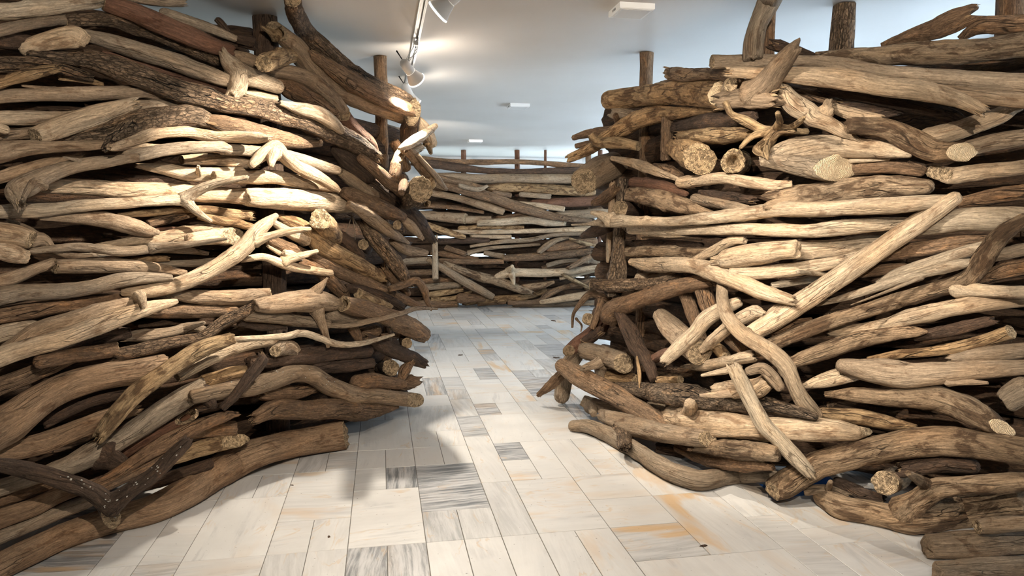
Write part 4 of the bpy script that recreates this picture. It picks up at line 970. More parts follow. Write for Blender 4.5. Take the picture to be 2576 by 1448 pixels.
7 ac r|I 92,1332,46 200,1260,60 330,1160,55 420,1100,40|dark red-barked log with a yellow sawn end at the corner|red-barked corner log
6 zC g|J 430,70,70 560,110,72 690,165,76 / g J 560,110,45 490,160,42 400,192,26 / g J 520,180,36 512,250,34 512,310,20|knotted stump with a pitted end and two stubby legs|pitted knotted stump
5 z y|J 560,250,45 700,270,52 790,290,46
6 K y|J 790,120,18 810,240,28 810,345,10
5 - k|J 640,330,30 900,380,65 1200,410,80 1500,460,70 1800,480,65 M 0,315,50 150,350,46 300,390,28|long grey log lying behind the leaning lower sticks
5 z y|J 950,290,30 1040,288,34 1120,285,35
4 - b|J 950,230,40 1150,230,40 1250,200,30
7 t p|J 1130,185,9 1300,180,40 1500,140,42 1650,110,48 / p J 1560,185,24 1450,220,28 1285,252,11|pale split stick with two grooved strands in the light pool
7 t p|J 1420,350,45 1550,350,70 1700,350,75 1780,300,60 / g J 1560,380,34 1400,400,26 1270,405,12|chunky pale broken log below the split stick
9 u p|J 1560,260,60 1650,440,60 1750,620,64 M 50,530,52 150,640,52 252,748,40|straight pale stick leaning out with a splintered foot|splinter-footed leaning stick
8 - g|J 1640,220,35 1740,200,46 1820,270,50 1872,340,40
6 zn p|J 1010,570,50 1100,575,102 1300,605,112 1500,625,104 1750,650,88 M 200,470,82 400,480,74 560,495,55 640,490,28 / p J 1205,540,66 1195,465,44|broad flat pale log with a thumb-like stub on top|thumb-stubbed broad log
8 zn g|J 545,560,50 650,600,75 800,650,76 1000,690,75 1200,720,70 1330,735,60 / k J 690,690,58 698,740,54 702,795,50|grey forked log with a hollow stub at the floor edge|hollow-stubbed forked log
5 f g|J 305,635,42 430,645,56 600,710,64 780,820,64 950,930,70 1120,1010,78 1280,1050,78 1450,1020,64 1650,1010,55 1830,1010,45|long crooked log with a bulging knee lying on the marble floor|crooked kneed floor log
5 ao g|J 380,440,42 470,480,54 600,490,36 700,500,30 / g J 450,485,44 462,545,28
4 K p|J 850,480,28 930,490,36 1010,505,38
6 - m|J 1270,800,40 1500,810,70 1700,830,75 1850,850,60
5 - b|J 1100,800,40 1300,870,60 1500,900,70 1700,920,60 1820,950,28
3 - d|J 950,800,40 1050,815,45 1150,840,40
6 R b|I 120,1155,9 130,1050,13 200,950,24 260,900,28 330,920,26 395,940,30 / b I 345,945,24 310,1060,26 272,1160,22 / b I 150,1090,8 190,1140,8 185,1190,4|gnarled root loop curling out at the corner of the wall|gnarled root loop
5 ac g|I 238,1090,46 290,1110,40
4 - k|I 500,40,40 490,250,36 470,560,45 462,760,72 425,900,66|upright barky trunk at the corner of the window-side wall|barky corner trunk
3 - g|I 425,80,26 415,300,26 400,500,24 388,660,12
4 ac d|I 480,260,60 560,270,60 630,300,42
4 t d|I 215,455,28 300,420,50 400,390,42
4 - b|I 280,215,25 360,180,44 430,120,40
5 K p|I 384,510,6 390,590,12 392,650,5
4 - b|I 1680,1180,40 1840,1130,40 1930,1110,30
4 - b|I 1310,1230,50 1370,1290,50 1420,1340,40
4 z y|I 1200,1290,40 1250,1340,46 1290,1380,44
4 - d|J 360,30,40 430,-20,40 500,-70,40
3 - r|J 900,140,34 1000,90,40 1100,60,36""", 'B': """
3 - b|G 200,180,18 450,205,20 700,215,22 950,210,20 1200,220,20 1400,240,25 1620,260,25|thin rail-like log topping the end wall above slits of daylight|top rail log
3 - d|G 200,215,30 450,240,35 700,275,26 1000,290,24 1300,280,24 1620,280,30
2 - g|G 300,310,20 500,330,36 720,345,40 1000,340,40 1300,345,40 1600,340,38|long thick grey log second from the top of the end wall|long grey end-wall log
3 - b|G 360,330,25 560,380,30 740,420,24
2 - y|G 780,415,30 1000,415,38 1250,430,40 1600,450,42|broad yellowish log just under the long grey end-wall log
4 - b|G 440,400,30 600,440,38 800,490,42 1000,560,40 1200,620,38 1400,660,25 1600,680,15|long brown log sloping down across the end wall|sloping end-wall log
4 - g|G 560,400,18 700,430,20 775,400,11
3 - g|G 300,450,25 550,500,28 750,560,32 900,605,28
2 - b|G 650,520,18 850,560,24 1000,590,24
2 - b|G 820,455,22 960,475,20
2 - g|G 1040,470,20 1270,485,22
3 - r|G 1170,540,35 1400,530,38 1620,520,42 1720,515,40|reddish-brown log in the end wall beside a bright chink
3 - p|G 1040,540,18 1200,560,24 1380,585,20
2 - g|G 1360,630,36 1600,620,40 1750,590,40
2 z g|G 150,615,25 400,645,40 600,660,44|thick cut-ended log in the end wall
2 - g|G 610,670,32 800,665,28
3 - b|G 250,560,18 480,570,16 740,610,13
3 - b|G 860,650,16 1060,630,13 1250,640,15
3 z p|G 700,695,25 900,685,30 1100,672,32 1250,690,32 1390,690,30|pale broken log catching light in the middle of the end wall|pale end-wall log
2 - y|G 560,740,24 800,725,22 1060,735,20
3 - p|G 460,762,15 700,768,19 1000,762,19 1300,752,19 1560,745,28|long thin straight pole across the middle of the end wall
3 - y|G 300,710,25 430,760,28 590,805,20
2 - p|G 660,800,20 960,805,20
2 - d|G 400,840,26 600,835,24 780,830,20
3 - g|G 640,880,12 900,840,18 1100,830,20 1300,790,18 1540,780,15
3 - g|G 620,935,22 780,895,17 950,880,14 1180,865,12
4 R g|G 1200,910,25 1250,870,28 1320,830,20 1420,810,9|curling root hooked into the end wall|curling end-wall root
2 - b|G 1290,890,40 1450,870,45 1620,840,36
3 a b|G 900,970,24 1100,965,31 1350,945,31 1580,920,26|grey-brown log with a small round end in the end wall
2 - g|G 750,930,20 900,960,24
2 - b|G 330,930,20 500,950,24 700,980,16
2 - b|G 400,995,22 600,1000,24 900,1000,20
2 - g|G 100,1000,26 320,990,26
2 - b|G 450,890,24 600,940,20
5 - g|G 300,985,20 450,1070,32 600,1160,33 730,1230,33 820,1280,24|straight grey pole leaning diagonally on the end wall|leaning end-wall pole
4 - m|G 430,1020,28 600,1080,33 750,1130,38 900,1170,36 1050,1225,30 1110,1240,18|dark blotched log slanting beside the leaning end-wall pole
4 R p|G 850,1120,24 950,1090,40 1050,1085,36 1200,1090,35 1400,1080,32 1640,1050,24 / p G 960,1080,30 975,1130,24 985,1180,10 / p G 950,1080,28 970,1040,16|pale log with a ragged rootstock in the end wall|ragged rootstock log
3 - p|G 1350,1135,14 1500,1100,18 1700,1050,15
4 - b|G 1420,1050,18 1550,980,25 1720,870,20
4 - y|G 1380,1105,20 1480,1160,18 1580,1210,14
3 - m|G 1080,1200,25 1200,1190,28 1300,1160,14
3 f y|G 610,1335,14 700,1310,25 900,1295,28 1100,1272,28 1240,1230,20|wavy tan log at the foot of the end wall
2 - b|G 940,1328,18 1180,1318,22 1250,1260,25 1400,1200,20 1520,1200,14
2 - p|G 1200,1320,18 1400,1290,30 1620,1255,32
3 f b|G 700,1340,13 920,1325,11
3 fz b|G 220,1340,30 430,1330,36 540,1325,36|dark cut log on the floor at the foot of the end wall
3 - y|G 280,1265,22 450,1240,28 580,1220,20
3 z g|G 250,1205,28 430,1190,30 560,1180,24
2 - b|G 200,1160,22 400,1150,24 560,1145,14
2 - y|G 330,1300,18 520,1285,18 650,1235,12
2 - b|G 100,1090,24 330,1085,24
5 - g|G 360,815,25 360,1000,26 362,1135,26|upright pale post-like log standing against the end wall
2 - b|G 1210,1050,16 1330,1030,13 1480,1000,10
2 - b|G 560,1290,40 750,1285,32
3 - y|G 1430,820,11 1520,850,18 1650,880,11
2 f g|G 980,1342,18 1200,1342,20 1450,1335,20 1640,1325,20
2 - g|G 1500,960,22 1620,1000,22 1740,1030,18
2 - b|G 1430,1190,18 1560,1160,20 1700,1130,18
2 - g|G 1250,1030,20 1400,990,20 1560,1000,18"""}

def parse(line):
    f = [q.strip() for q in line.split('|')] + ['', '']
    layer, flags, look = f[0].split()
    chains = []
    for part in f[1].split('/'):
        tok = part.split(); lk = look
        if chains and len(tok[0]) == 1 and tok[0].islower(): lk = tok.pop(0)
        pts = []
        for q in tok:
            if q.isalpha(): ox, oy, sc = CROPS[q]
            else:
                x, y, r = map(float, q.split(',')); pts.append((ox + x / sc, oy + y / sc, r / sc))
        chains.append((lk, pts))
    return dict(layer=int(layer), flags=flags, look=look, chains=chains, label=f[2], short=f[3])

def vary(look, rnd, k=1.0):
    c = LOOK[look][0]; v = rnd.uniform(.82, 1.14) * k; h = rnd.uniform(-.05, .05)
    return (min(1, c[0] * v * (1 + h)), c[1] * v, max(0, c[2] * v * (1 - h)), 1)

records = []
def build_log(w, sp, seed):
    rnd = random.Random(seed)
    P = np.array(sp['chains'][0][1])
    fl = sp['flags']
    if P[0, 0] < 0 or P[0, 0] > W:
        e = P[0] + (P[0] - P[1]) / np.hypot(*(P[0] - P[1])[:2]) * 200; e[2] = P[0, 2]; P = np.vstack([e, P])
    if P[-1, 0] > W:
        e = P[-1] + (P[-1] - P[-2]) / np.hypot(*(P[-1] - P[-2])[:2]) * 200; e[2] = P[-1, 2]; P = np.vstack([P, e])
    C = catmull(P, 48)
    t = settle(w, C, fl)
    stamp(w, C, t)
    X = at(C[:, 0], C[:, 1], t); R = C[:, 2] * t / F
    ln = float(np.linalg.norm(np.diff(X, axis=0), axis=1).sum())
    rp = float(C[:, 2].mean())
    def ring_count(l, r): return int(np.clip(l / max(.016, .28 * r), 8, 110)) if w != 'B' else int(np.clip(l / .09, 6, 26))
    sides = 26 if rp > 20 else 20 if rp > 12 else 12 if rp > 5 else 8
    if w == 'B': sides = 9
    def resample(X, R, n):
        s = np.r_[0, np.cumsum(np.linalg.norm(np.diff(X, axis=0), axis=1))]; u = np.linspace(0, s[-1], n)
        return np.stack([np.interp(u, s, X[:, k]) for k in range(3)], 1), np.interp(u, s, R)
    ends = ['blunt', 'blunt', 'round', 'torn']
    st = 'cut' if 'a' in fl else 'torn' if 't' in fl else rnd.choice(ends)
    en = 'cut' if 'z' in fl else 'torn' if 'u' in fl else rnd.choice(ends)
    Xr, Rr = resample(X, R, ring_count(ln, R.mean()))
    look = sp['look']
    V, Fc, Lc, fr = tube(Xr, Rr, seed, look, sides, 'q' in fl, st, en, .45 if 'K' in fl else 1.0, .62 if 'n' in fl else .5 if ('c' in fl or 'C' in fl) else .3)
    base = Xr.mean(0)
    rmean = float(R.mean())
    noun = 'root' if 'R' in fl else 'plank' if 'K' in fl else 'log' if rmean > .042 else 'branch' if ln > .55 else 'stick'
    name = {'root': 'driftwood_root', 'plank': 'driftwood_plank', 'log': 'driftwood_log', 'branch': 'driftwood_branch', 'stick': 'driftwood_stick'}[noun]
    parts = len(sp['chains']) > 1 or 'cut' in (st, en) or ('torn' in (st, en) and w != 'B' and rp > 9 and 'R' not in fl)
    if parts:
        o = link(name, None, None, tuple(base))
        body = link('trunk' if noun != 'root' else 'root_stem', mesh(name, V - base, Fc, LOOK[look][1], True, Lc), o)
        body.color = vary(look, rnd); o.color = body.color
    else:
        o = link(name, mesh(name, V - base, Fc, LOOK[look][1], True, Lc), None, tuple(base))
        o.color = vary(look, rnd)
    for which, kind in (('start', st), ('end', en)):
        if kind == 'cut':
            v, f, l = end_face(fr[which], seed + (7 if which == 'end' else 3), 'o' in fl and which == ('start' if 'a' in fl else 'end'), .05 if 'w' in fl else .2)
            e = link('cut_end', mesh('cut_end', v - base, f, M_END, True, l), o)
            cc = o.color
            mixc = lin(198, 172, 136) if 'w' not in fl else lin(240, 214, 176)
            kw_ = .65 if 'w' not in fl else .9
            e.color = tuple((1 - kw_) * cc[i] + kw_ * mixc[i] for i in range(3)) + (.12 if 'w' in fl else .62,)
    for which, kind in (('start', st), ('end', en)):
        if kind == 'torn' and w != 'B' and rp > 9 and 'R' not in fl:
            cen, ax, N_, B_, on_, ob_, r_, ring = fr[which]
            sv, sf, sl = [], [], []
            for q in range(rnd.randint(5, 9)):
                k = rnd.randrange(len(ring)); b0_ = cen + (ring[k] - cen) * rnd.uniform(.45, .92)
                dirv = ax + (ring[k] - cen) / r_ * rnd.uniform(-.12, .2); ln_ = r_ * rnd.uniform(.7, 1.9)
                sd = np.cross(ax, ring[k] - cen); sd /= np.linalg.norm(sd) + 1e-9
                up = (ring[k] - cen) / (np.linalg.norm(ring[k] - cen) + 1e-9)
                hw, hh = r_ * rnd.uniform(.07, .2), r_ * rnd.uniform(.04, .09)
                n1 = len(sv)
                for (u_, v_) in ((-1, -1), (1, -1), (1, 1), (-1, 1)): sv.append(b0_ - ax * r_ * .3 + sd * hw * u_ + up * hh * v_)
                for (u_, v_) in ((-1, -1), (1, -1), (1, 1), (-1, 1)): sv.append(b0_ + dirv * ln_ * .7 + sd * hw * .6 * u_ + up * hh * .6 * v_)
                sv.append(b0_ + dirv * ln_)
                for j in range(4):
                    j2 = (j + 1) % 4
                    sf += [(n1 + j, n1 + j2, n1 + 4 + j2, n1 + 4 + j), (n1 + 4 + j, n1 + 4 + j2, n1 + 8)]
            sl = [((p_ - cen) @ N_, (p_ - cen) @ B_, (p_ - cen) @ ax) for p_ in sv]
            e = link('splinters', mesh('splinters', np.array(sv) - base, sf, M_WOOD, False, sl), o)
            cc = o.color; mx_ = lin(196, 165, 122)
            e.color = tuple(.6 * cc[i] + .4 * mx_[i] for i in range(3)) + (1,)
    for bi, (lk, pts) in enumerate(sp['chains'][1:]):
        Q = catmull(np.array(pts), 24)
        k0 = int(np.argmin(np.hypot(C[:, 0] - Q[0, 0], C[:, 1] - Q[0, 1])))
        tj = t[k0]
        req, fl2, ce2 = limits(w, Q, .6)
        sl_ = np.linspace(0, 1, len(Q))[7:]
        te = min(tj + .05, float(np.percentile(tj + (req[7:] - tj) / sl_, 12)))
        te = max(te, tj - .38)
        tb = np.minimum(np.linspace(tj, te, len(Q)), np.minimum(fl2, ce2))
        stamp(w, Q, tb)
        Xb = at(Q[:, 0], Q[:, 1], tb); Rb = Q[:, 2] * tb / F
        lb = float(np.linalg.norm(np.diff(Xb, axis=0), axis=1).sum())
        Xb, Rb = resample(Xb, Rb, ring_count(lb, Rb.mean()) + 6)
        Rb = Rb * (1 + .55 * np.exp(-np.linspace(0, 1, len(Rb)) / .14))
        v, f, l, _ = tube(Xb, Rb, seed + 31 * (bi + 1), lk, max(8, sides - 4) if w != 'B' else 8, False, 'round', rnd.choice(['blunt', 'torn', 'round']))
        c = link('branch' if noun != 'root' else 'rootlet', mesh('branch', v - base, f, LOOK[lk][1], True, l), o)
        c.color = o.color if lk == look else vary(lk, rnd)
    if 'S' in fl:
        Xs, Rs = resample(X, R, 60); runs = [(Xs[36:], Rs[36:])] if len(sp['chains']) > 1 else [(Xs[6:34], Rs[6:34])]
        if len(sp['chains']) > 1: runs.append((Xb, Rb))
        sv, sf = [], []
        for (xx, rr_) in runs:
            tt_ = np.gradient(xx, axis=0); tt_ /= np.linalg.norm(tt_, axis=1)[:, None]
            for q in range(20):
                i = rnd.randrange(len(xx)); c_ = np.array([0, 0, CAMZ]) - xx[i]; c_ /= np.linalg.norm(c_)
                c_ = c_ + np.array([rnd.uniform(-.7, .7), 0, rnd.uniform(-.5, .9)]); c_ -= tt_[i] * (c_ @ tt_[i]); c_ /= np.linalg.norm(c_)
                sd = np.cross(c_, tt_[i]); ctr = xx[i] + c_ * rr_[i] * 1.06; a_ = rnd.uniform(.0018, .0045)
                n1 = len(sv)
                for lay, kk in ((-.012, 1.0), (.0015, .8)):
                    sv += [ctr + c_ * lay + (sd * math.cos(1.0472 * j) * a_ + tt_[i] * math.sin(1.0472 * j) * a_ * 1.5) * kk for j in range(6)]
                sf += [(n1 + j, n1 + (j + 1) % 6, n1 + 6 + (j + 1) % 6, n1 + 6 + j) for j in range(6)] + [tuple(n1 + 6 + j for j in range(6))]
        e = link('lichen_specks', mesh('lichen_specks', np.array(sv) - base, sf, plain('lichen_%d' % seed, (.42, .40, .35, 1), .9, .1)), o)
        tag(e, kind='stuff')
    records.append(dict(o=o, w=w, X=X, R=rmean, ln=ln, noun=noun, look=look, label=sp['label'], short=sp['short'], z=float(X[:, 2].mean())))
    return o

seed = 100
for w in 'BLR':
    specs = [parse(q) for q in LOGS[w].strip().split('\n') if q.strip()]
    for k, sp in enumerate(sorted(specs, key=lambda s: s['layer'])):
        seed += 1
        build_log(w, sp, seed)

# labels: those written by hand, the rest by look, size and the nearest distinctive neighbour
heroes = [r for r in records if r['short']]
for r in records:
    o = r['o']
    if not r['label']:
        best = None
        for h in heroes:
            if h['w'] != r['w']: continue
            d = np.linalg.norm(r['X'][:, None] - h['X'][None], axis=2)
            k = np.unravel_index(np.argmin(d), d.shape)
            if best is None or d[k] < best[0]:
                best = (d[k], r['X'][k[0]], h['X'][k[1]], h)
        _, p, q, h = best
        dz = p[2] - q[2]; dy = q[1] - p[1]
        rel = 'just above' if dz > .05 else 'just below' if dz < -.05 else 'in front of' if dy > .03 else 'behind' if dy < -.03 else 'beside'
        size = 'short ' if r['ln'] < .5 else 'long ' if r['ln'] > 1.5 else ''
        size += 'thin ' if r['R'] < .03 else 'thick ' if r['R'] > .075 else ''
        r['label'] = '%s%s %s %s the %s' % (size, WORD[r['look']], r['noun'] if r['noun'] != 'plank' else 'split plank', rel, h['short'])
        near = sorted(heroes, key=lambda g: 9 if g is h or g['w'] != r['w'] else np.linalg.norm(r['X'][:, None] - g['X'][None], axis=2).min())
        r['alts'] = [r['label'] + ', close to the ' + g['short'] for g in near[:3]]
cnt = {}
for r in records: cnt[r['label']] = cnt.get(r['label'], 0) + 1
used = set(r['label'] for r in records)
for r in records:
    if cnt[r['label']] > 1 and 'alts' in r:
        for q in r['alts']:
            if q not in used and len(q.split()) <= 16:
                r['label'] = q; used.add(q); break
    tag(r['o'], r['label'], r['noun'], 'driftwood pieces of the ' + WALLNAME[r['w']])

# rough logs filling the depth of each wall behind the posts: past the countable ones, one mass per wall
rf = random.Random(77)
def filler(w, x0, x1, z0, z1, r, off, look):
    xs = np.linspace(x0, x1, 14)
    t = wall_t(w, xs) + off + rf.uniform(-.03, .03)
    ph = rf.uniform(0, 6); wob = rf.uniform(.005, .03)
    X = np.stack([(xs - 1288) / F * t, t, np.linspace(z0, z1, 14) + wob * np.sin(np.linspace(0, 4, 14) + ph)], 1)
    X[:, 2] = np.clip(X[:, 2], r + .005, CEIL - r - .02)
    R = r * np.linspace(rf.uniform(.8, 1.15), rf.uniform(.75, 1.1), 14)
    s = np.r_[0, np.cumsum(np.linalg.norm(np.diff(X, axis=0), axis=1))]
    n = int(np.clip(s[-1] / .07, 8, 30)); u = np.linspace(0, s[-1], n)
    Xr = np.stack([np.interp(u, s, X[:, k]) for k in range(3)], 1)
    V, Fc, Lc, _ = tube(Xr, np.interp(u, s, R), rf.randint(1, 99999), look, 10, False, 'blunt', 'torn')
    return V, Fc, Lc + rf.uniform(0, 30)
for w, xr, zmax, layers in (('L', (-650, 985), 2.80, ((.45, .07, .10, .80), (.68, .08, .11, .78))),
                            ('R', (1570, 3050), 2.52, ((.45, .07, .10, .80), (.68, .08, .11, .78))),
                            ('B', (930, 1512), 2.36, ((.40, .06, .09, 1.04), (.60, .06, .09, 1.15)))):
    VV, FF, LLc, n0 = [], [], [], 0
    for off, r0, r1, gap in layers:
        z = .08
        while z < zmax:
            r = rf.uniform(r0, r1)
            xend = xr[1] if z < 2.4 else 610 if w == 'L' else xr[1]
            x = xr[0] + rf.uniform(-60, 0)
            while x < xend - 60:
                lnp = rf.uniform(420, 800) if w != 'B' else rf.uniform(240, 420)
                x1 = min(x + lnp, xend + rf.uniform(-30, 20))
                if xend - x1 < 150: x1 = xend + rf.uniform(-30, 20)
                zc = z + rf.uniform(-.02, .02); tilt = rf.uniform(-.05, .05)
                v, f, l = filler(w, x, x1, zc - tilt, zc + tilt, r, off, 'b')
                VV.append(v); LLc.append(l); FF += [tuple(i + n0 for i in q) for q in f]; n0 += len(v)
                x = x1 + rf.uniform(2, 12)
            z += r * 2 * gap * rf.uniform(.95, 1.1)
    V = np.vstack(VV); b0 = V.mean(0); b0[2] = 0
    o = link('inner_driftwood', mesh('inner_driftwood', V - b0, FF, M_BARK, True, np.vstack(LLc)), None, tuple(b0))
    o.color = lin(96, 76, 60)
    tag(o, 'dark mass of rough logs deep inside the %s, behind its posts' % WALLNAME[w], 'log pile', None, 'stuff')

# ------------------------------------------------------------------ posts between floor and ceiling
def post(px, py, half, look, label, seed, lean=(0, 0), z1=CEIL, short_group='round posts carrying the log walls', back=0.0):
    top = at_ceiling(np.array(px, float), np.array(py, float)) if back == 0 else None
    if top is None:
        top = at(np.array(px, float), np.array(py, float), np.array(back))
    t = top[1]
    r = half * t / F
    n = 30
    zz = np.linspace(0.0, z1 - .004, n)
    X = np.stack([top[0] + lean[0] * (1 - zz / CEIL), top[1] + lean[1] * (1 - zz / CEIL), zz], 1)
    V, Fc, Lc, fr = tube(X, np.full(n, r), seed, look, 14, False, 'cut', 'cut')
    V[:, 2] = np.clip(V[:, 2], 0.0, z1 - .002)
    b = np.array([X[0, 0], X[0, 1], 0])
    o = link('support_post', mesh('support_post', V - b, Fc, LOOK[look][1], True, Lc), None, tuple(b))
    o.color = vary(look, random.Random(seed))
    v, f, l = end_face(fr['end'], seed, False)
    v[:, 2] = np.minimum(v[:, 2], z1 - .002)
    e = link('cut_end', mesh('cut_end', v - b, f, M_END, True, l), o); e.color = lin(150, 115, 80)
    tag(o, label, 'post', short_group)
    return o
post(669, 42, 29, 'd', 'thick dark square-topped post behind the bone-like stump', 901)
post(957, 141, 16, 'b', 'slim brown post at the end of the track-side wall', 902)
post(1626, 132, 16, 'b', 'slim round post at the corner of the window-side wall', 903)
post(1938, 20, 13, 'b', 'straight post tucked behind the curved ceiling trunk', 904)
post(2123, 12, 28, 'k', 'thick barky post standing free against the daylight', 905)
post(2540, 20, 30, 'b', 'stout dark post at the outer end of the window-side wall', 906, back=3.95)
for k, (gx, half) in enumerate(((1166, 6.5), (1301, 6.5), (1372, 3.5), (1510, 6), (1480, 7))):
    post(gx, 378, half, 'r' if k < 4 else 'b', ['thin reddish post rising behind the top rail log of the end wall', 'thin reddish post rising behind the top rail log of the end wall', 'spindly stake sticking up behind the top rail log', 'thin reddish post of the end wall beside the massive gnarled-end log', 'brown end-wall post hidden behind the reddish-brown log'][k], 910 + k, back=13.42)

# ------------------------------------------------------------------ ceiling fixtures
p0 = at_ceiling(np.array(1068.0), np.array(2.0), CEIL - .03); p1 = at_ceiling(np.array(1024.0), np.array(215.0), CEIL - .03)
TB = float(np.mean([p0[:2] @ BX, p1[:2] @ BX]))
RAIL_Z = CEIL - .034
def room_part(name, a0, a1, b0, b1, z0, z1, mat, parent, origin, bev=0.0):
    v, f = box_vf(b0, b1, a0, a1, z0, z1, bev)
    R = np.array([[math.cos(YAW), -math.sin(YAW), 0], [math.sin(YAW), math.cos(YAW), 0], [0, 0, 1.0]])
    return link(name, mesh(name, xform(v, R, (0, 0, 0)) - np.asarray(origin), f, mat), parent)
org = np.array(ab(3.0, TB, CEIL))
rail = link('lighting_track', None, None, tuple(org))
tag(rail, 'long white lighting track running along the ceiling', 'track')
room_part('track_body', -2.8, 9.2, TB - .02, TB + .02, CEIL - .010, CEIL, M_RAIL, rail, org)
for s in (-1, 1):
    room_part('track_side', -2.8, 9.2, TB + s * .02 - .004, TB + s * .02 + .004, RAIL_Z, CEIL, M_RAIL, rail, org)
    room_part('conductor', -2.8, 9.2, TB + s * .011 - .0015, TB + s * .011 + .0015, CEIL - .018, CEIL - .010, M_SLOT, rail, org)
    room_part('track_lip', -2.8, 9.2, TB + s * .0125 - .0045, TB + s * .0125 + .0045, RAIL_Z, RAIL_Z + .004, M_WHITE, rail, org)

def spotlight(k, d):
    if 'px' in d:
        face = at_ceiling(np.array(d['px'][0], float), np.array(d['px'][1], float), CEIL - d['drop'])
    else:
        face = np.array(ab(d['a'], TB + .03, CEIL - d['drop']))
    aim = np.array(d['aim'], float) - face; aim /= np.linalg.norm(aim)
    M = basis(aim)
    a_ = float(face[:2] @ AX)
    pivot = face - aim * .16
    hang = np.array(ab(float(pivot[:2] @ AX), TB, RAIL_Z))
    root = link('track_spotlight', None, None, tuple(hang))
    tag(root, d['label'], 'spotlight', 'white spotlights on the ceiling track')
    def part(name, v, f, mat, parent=root, smooth=True):
        return link(name, mesh(name, np.asarray(v) - hang, f, mat, smooth), parent)
    # adapter clipped in the track
    R = np.array([[math.cos(YAW), -math.sin(YAW), 0], [math.sin(YAW), math.cos(YAW), 0], [0, 0, 1.0]])
    v, f = box_vf(-.016, .016, -.055, .055, -.026, .004, 0)
    ad = part('adapter', xform(v, R, hang), f, M_WHITE, root, False)
    v, f = box_vf(-.003, .003, -.008, .008, -.036, -.026)
    part('locking_tab', xform(v, R, hang), f, M_SLOT, ad, False)
    # swivel arm: two thin plates from the adapter to the can's pivot
    arm_v, arm_f = [], []
    d0 = hang + np.array([0, 0, -.026]); ax = pivot - d0
    Ma = basis(ax); La = float(np.linalg.norm(ax))
    for s in (-1, 1):
        v, f = box_vf(-.011, .011, s * .013 - .002, s * .013 + .002, 0, La)
        arm_v.append((xform(v, Ma, d0).tolist(), f))
    v, f = join_vf(arm_v)
    arm = part('swivel_arm', v, f, M_WHITE, root, False)
    v, f = lathe_vf([(.0, -.019), (.009, -.019), (.009, .019), (.0, .019)], 12)
    part('pivot_pin', xform(v, basis(Ma[:, 1]), pivot), f, M_WHITE, arm)
    # can, flared reflector, glowing rim, lamp glass
    v, f = lathe_vf([(.0, -.04), (.022, -.036), (.034, -.02), (.036, .0), (.036, .075), (.034, .078), (.0, .078)], 28)
    part('lamp_can', xform(v, M, pivot), f, M_WHITE)
    v, f = lathe_vf([(.037, .072), (.040, .085), (.050, .115), (.064, .146), (.066, .158), (.062, .158), (.060, .148), (.046, .115), (.034, .085)], 32)
    part('reflector', xform(v, M, pivot), f, M_WHITE)
    prof = [(.064 + .0055 * math.cos(q), .158 + .0055 * math.sin(q)) for q in np.linspace(0, 2 * math.pi, 9)]
    v, f = lathe_vf(prof, 32)
    part('lamp_rim', xform(v, M, pivot), f, M_RIM)
    v, f = lathe_vf([(.0585, .150), (.05, .153), (.03, .155), (.004, .156)], 28, False, True)
    part('lamp_glass', xform(v, M, pivot), f, M_LAMP)
    # supply wire
    w0, w1 = hang + np.array([0.012, 0, -.02]), pivot + np.array([.0, 0, .03])
    tt = np.linspace(0, 1, 10)[:, None]
    path = w0 * (1 - tt) + w1 * tt + np.array([.03, -.02, -.01]) * np.sin(tt * math.pi)
    v, f, l, _ = tube(path, np.full(10, .003), 5, 'p', 6)
    part('supply_wire', v, f, M_WHITE, arm)
    if d.get('tie'):
        tt = np.linspace(0, 1, 6)[:, None]
        q0 = pivot + np.array([-.01, 0, .02]); path = q0 * (1 - tt) + (q0 + np.array([-.05, -.01, .075])) * tt
        v, f, l, _ = tube(path, np.linspace(.003, .006, 6), 6, 'p', 7)
        part('locking_knob', v, f, M_BLACK, arm)
    L = bpy.data.lights.new('spot_beam', 'SPOT')
    L.energy = d['power']; L.spot_size = math.radians(d['cone']); L.spot_blend = d['blend']; L.color = WARM; L.shadow_soft_size = .022
    lo = link('spot_beam', L, root, tuple(face + aim * .025 - hang))
    from mathutils import Vector
    baim = aim if 'beam' not in d else np.array(d['beam']) - face
    lo.rotation_euler = Vector(baim).to_track_quat('-Z', 'Y').to_euler()
    if d['spill']:
        Lp = bpy.data.lights.new('lamp_spill', 'POINT'); Lp.energy = d['spill']; Lp.color = WARM; Lp.shadow_soft_size = .03
        link('lamp_spill', Lp, root, tuple(face + aim * .05 - hang))
LBL = ['white flared spotlight at the track, turned towards the brightest bleached log', 'white spotlight seen from behind its glowing ring, with a black knob', 'white glowing spotlight half hidden behind the upright stump',
       'white spotlight on the track aimed at the window-side wall', 'white spotlight on the track aimed down the marble floor', 'white spotlight on the track aimed at the near track-side logs', 'white spotlight on the track aimed at the near window-side logs', 'unseen white spotlight added far down the track to light the end wall']
for k, d in enumerate(LAMPS):
    d['label'] = LBL[k]; d['tie'] = k in (1, 2)
    spotlight(k, d)

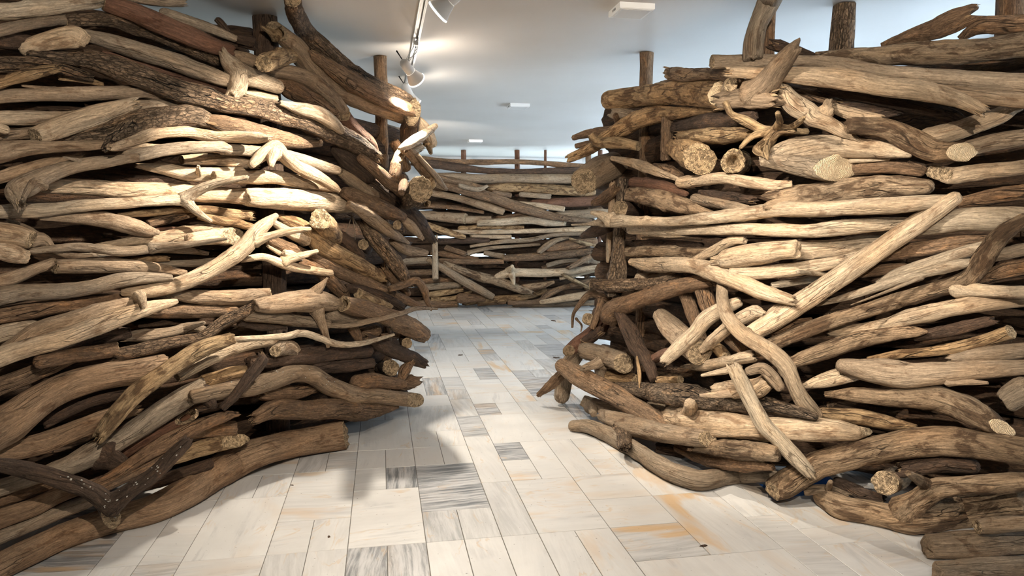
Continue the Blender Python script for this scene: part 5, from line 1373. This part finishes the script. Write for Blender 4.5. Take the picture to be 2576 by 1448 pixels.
def panel(px, py, label):
    c = at_ceiling(np.array(px, float), np.array(py, float), CEIL - .02); a, b = float(c[:2] @ AX), float(c[:2] @ BX)
    o3 = np.array(ab(a, b, CEIL))
    root = link('ceiling_panel_light', None, None, tuple(o3)); tag(root, label, 'ceiling light', 'square panel lights along the ceiling')
    s = .112
    v, f = box_vf(-s, s, -s, s, 0, .038, .006)
    v = [(x, y, -z) for x, y, z in v]; f = [tuple(reversed(q)) for q in f]
    R = np.array([[math.cos(YAW), -math.sin(YAW), 0], [math.sin(YAW), math.cos(YAW), 0], [0, 0, 1.0]])
    link('panel_housing', mesh('panel_housing', xform(v, R, (0, 0, 0)), f, M_WHITE), root)
    v, f = box_vf(-s + .02, s - .02, -s + .02, s - .02, -.0395, -.036)
    link('diffuser', mesh('diffuser', xform(v, R, (0, 0, 0)), f, M_DIFF), root)
    for k in (-1, 0, 1):
        v, f = box_vf(-s - .0006, -s + .001, k * .022 - .006, k * .022 + .006, -.026, -.012)
        link('vent_slot', mesh('vent_slot', xform(v, R, (0, 0, 0)), f, M_SLOT), root)
panel(1588, 28, 'square white panel light above the window-side wall')
panel(1304, 268, 'square white panel light casting a long shadow on the ceiling')
panel(1195, 356, 'square white panel light close to the end wall')

# ------------------------------------------------------------------ bits on the floor
def at_floor(px, py, z=0.0):
    d = ray(np.array(float(px)), np.array(float(py)))
    return at(np.array(float(px)), np.array(float(py)), (z - CAMZ) / d[2])
c0, c1 = at_floor(1955, 1262), at_floor(2045, 1240)  # thin rippled blue sheet, raised along its rear edge
dr = (c1 - c0); dr /= np.linalg.norm(dr); nr = np.array([-dr[1], dr[0], 0])
vv, k = [], 12
pv = []
for i in range(k + 1):
    q = c0 + dr * (np.linalg.norm(c1 - c0) + .25) * i / k
    for s_, zz in ((0, .004), (1, .035), (2, .05)):
        pv.append(q + nr * s_ * .07 + np.array([0, 0, zz + .012 * math.sin(i * 1.3 + s_)]))
pf = [(i * 3 + j, i * 3 + j + 1, i * 3 + j + 4, i * 3 + j + 3) for i in range(k) for j in range(2)]
pv = np.array(pv); pv2 = pv - np.array([0, 0, .003]); n0 = len(pv)
pf += [tuple(reversed([q + n0 for q in f])) for f in pf]
vb = pv.mean(0)
tag(link('blue_sheet', mesh('blue_sheet', np.vstack([pv, pv2]) - vb, pf, M_BLUE, True), None, tuple(vb)), 'thin blue sheet under the long humped log', 'sheet')
rc = random.Random(9)
for (px, py, s, lb) in ((1392, 807, .075, 'dark chip of wood lying far down the marble floor'), (1158, 893, .05, 'small dark crumb of bark on a pale tile'), (827, 1350, .022, 'tiny dark speck of bark on the near marble'), (1400, 900, .06, 'thin dark splinter lying on the marble'), (735, 1030 + 190, .018, 'tiny bark crumb beside the fat floor log'), (1770, 1372, .03, 'small brown bark flake on the near marble')):
    c = at_floor(px, py)
    n = 7; hgt = s * .18
    v = [(s * rc.uniform(.5, 1) * math.cos(2 * math.pi * i / n), s * .45 * rc.uniform(.5, 1) * math.sin(2 * math.pi * i / n), 0) for i in range(n)]
    v += [(x * .7, y * .7, hgt * rc.uniform(.6, 1)) for x, y, _ in v]
    f = [tuple(range(n - 1, -1, -1)), tuple(range(n, 2 * n))] + [(i, (i + 1) % n, n + (i + 1) % n, n + i) for i in range(n)]
    o = link('wood_chip', mesh('wood_chip', v, f, M_BARK, False, v), None, (c[0], c[1], .0002), (0, 0, rc.uniform(0, 3)))
    o.color = LOOK['d'][0]
    tag(o, lb, 'wood chip', 'wood chips on the floor')
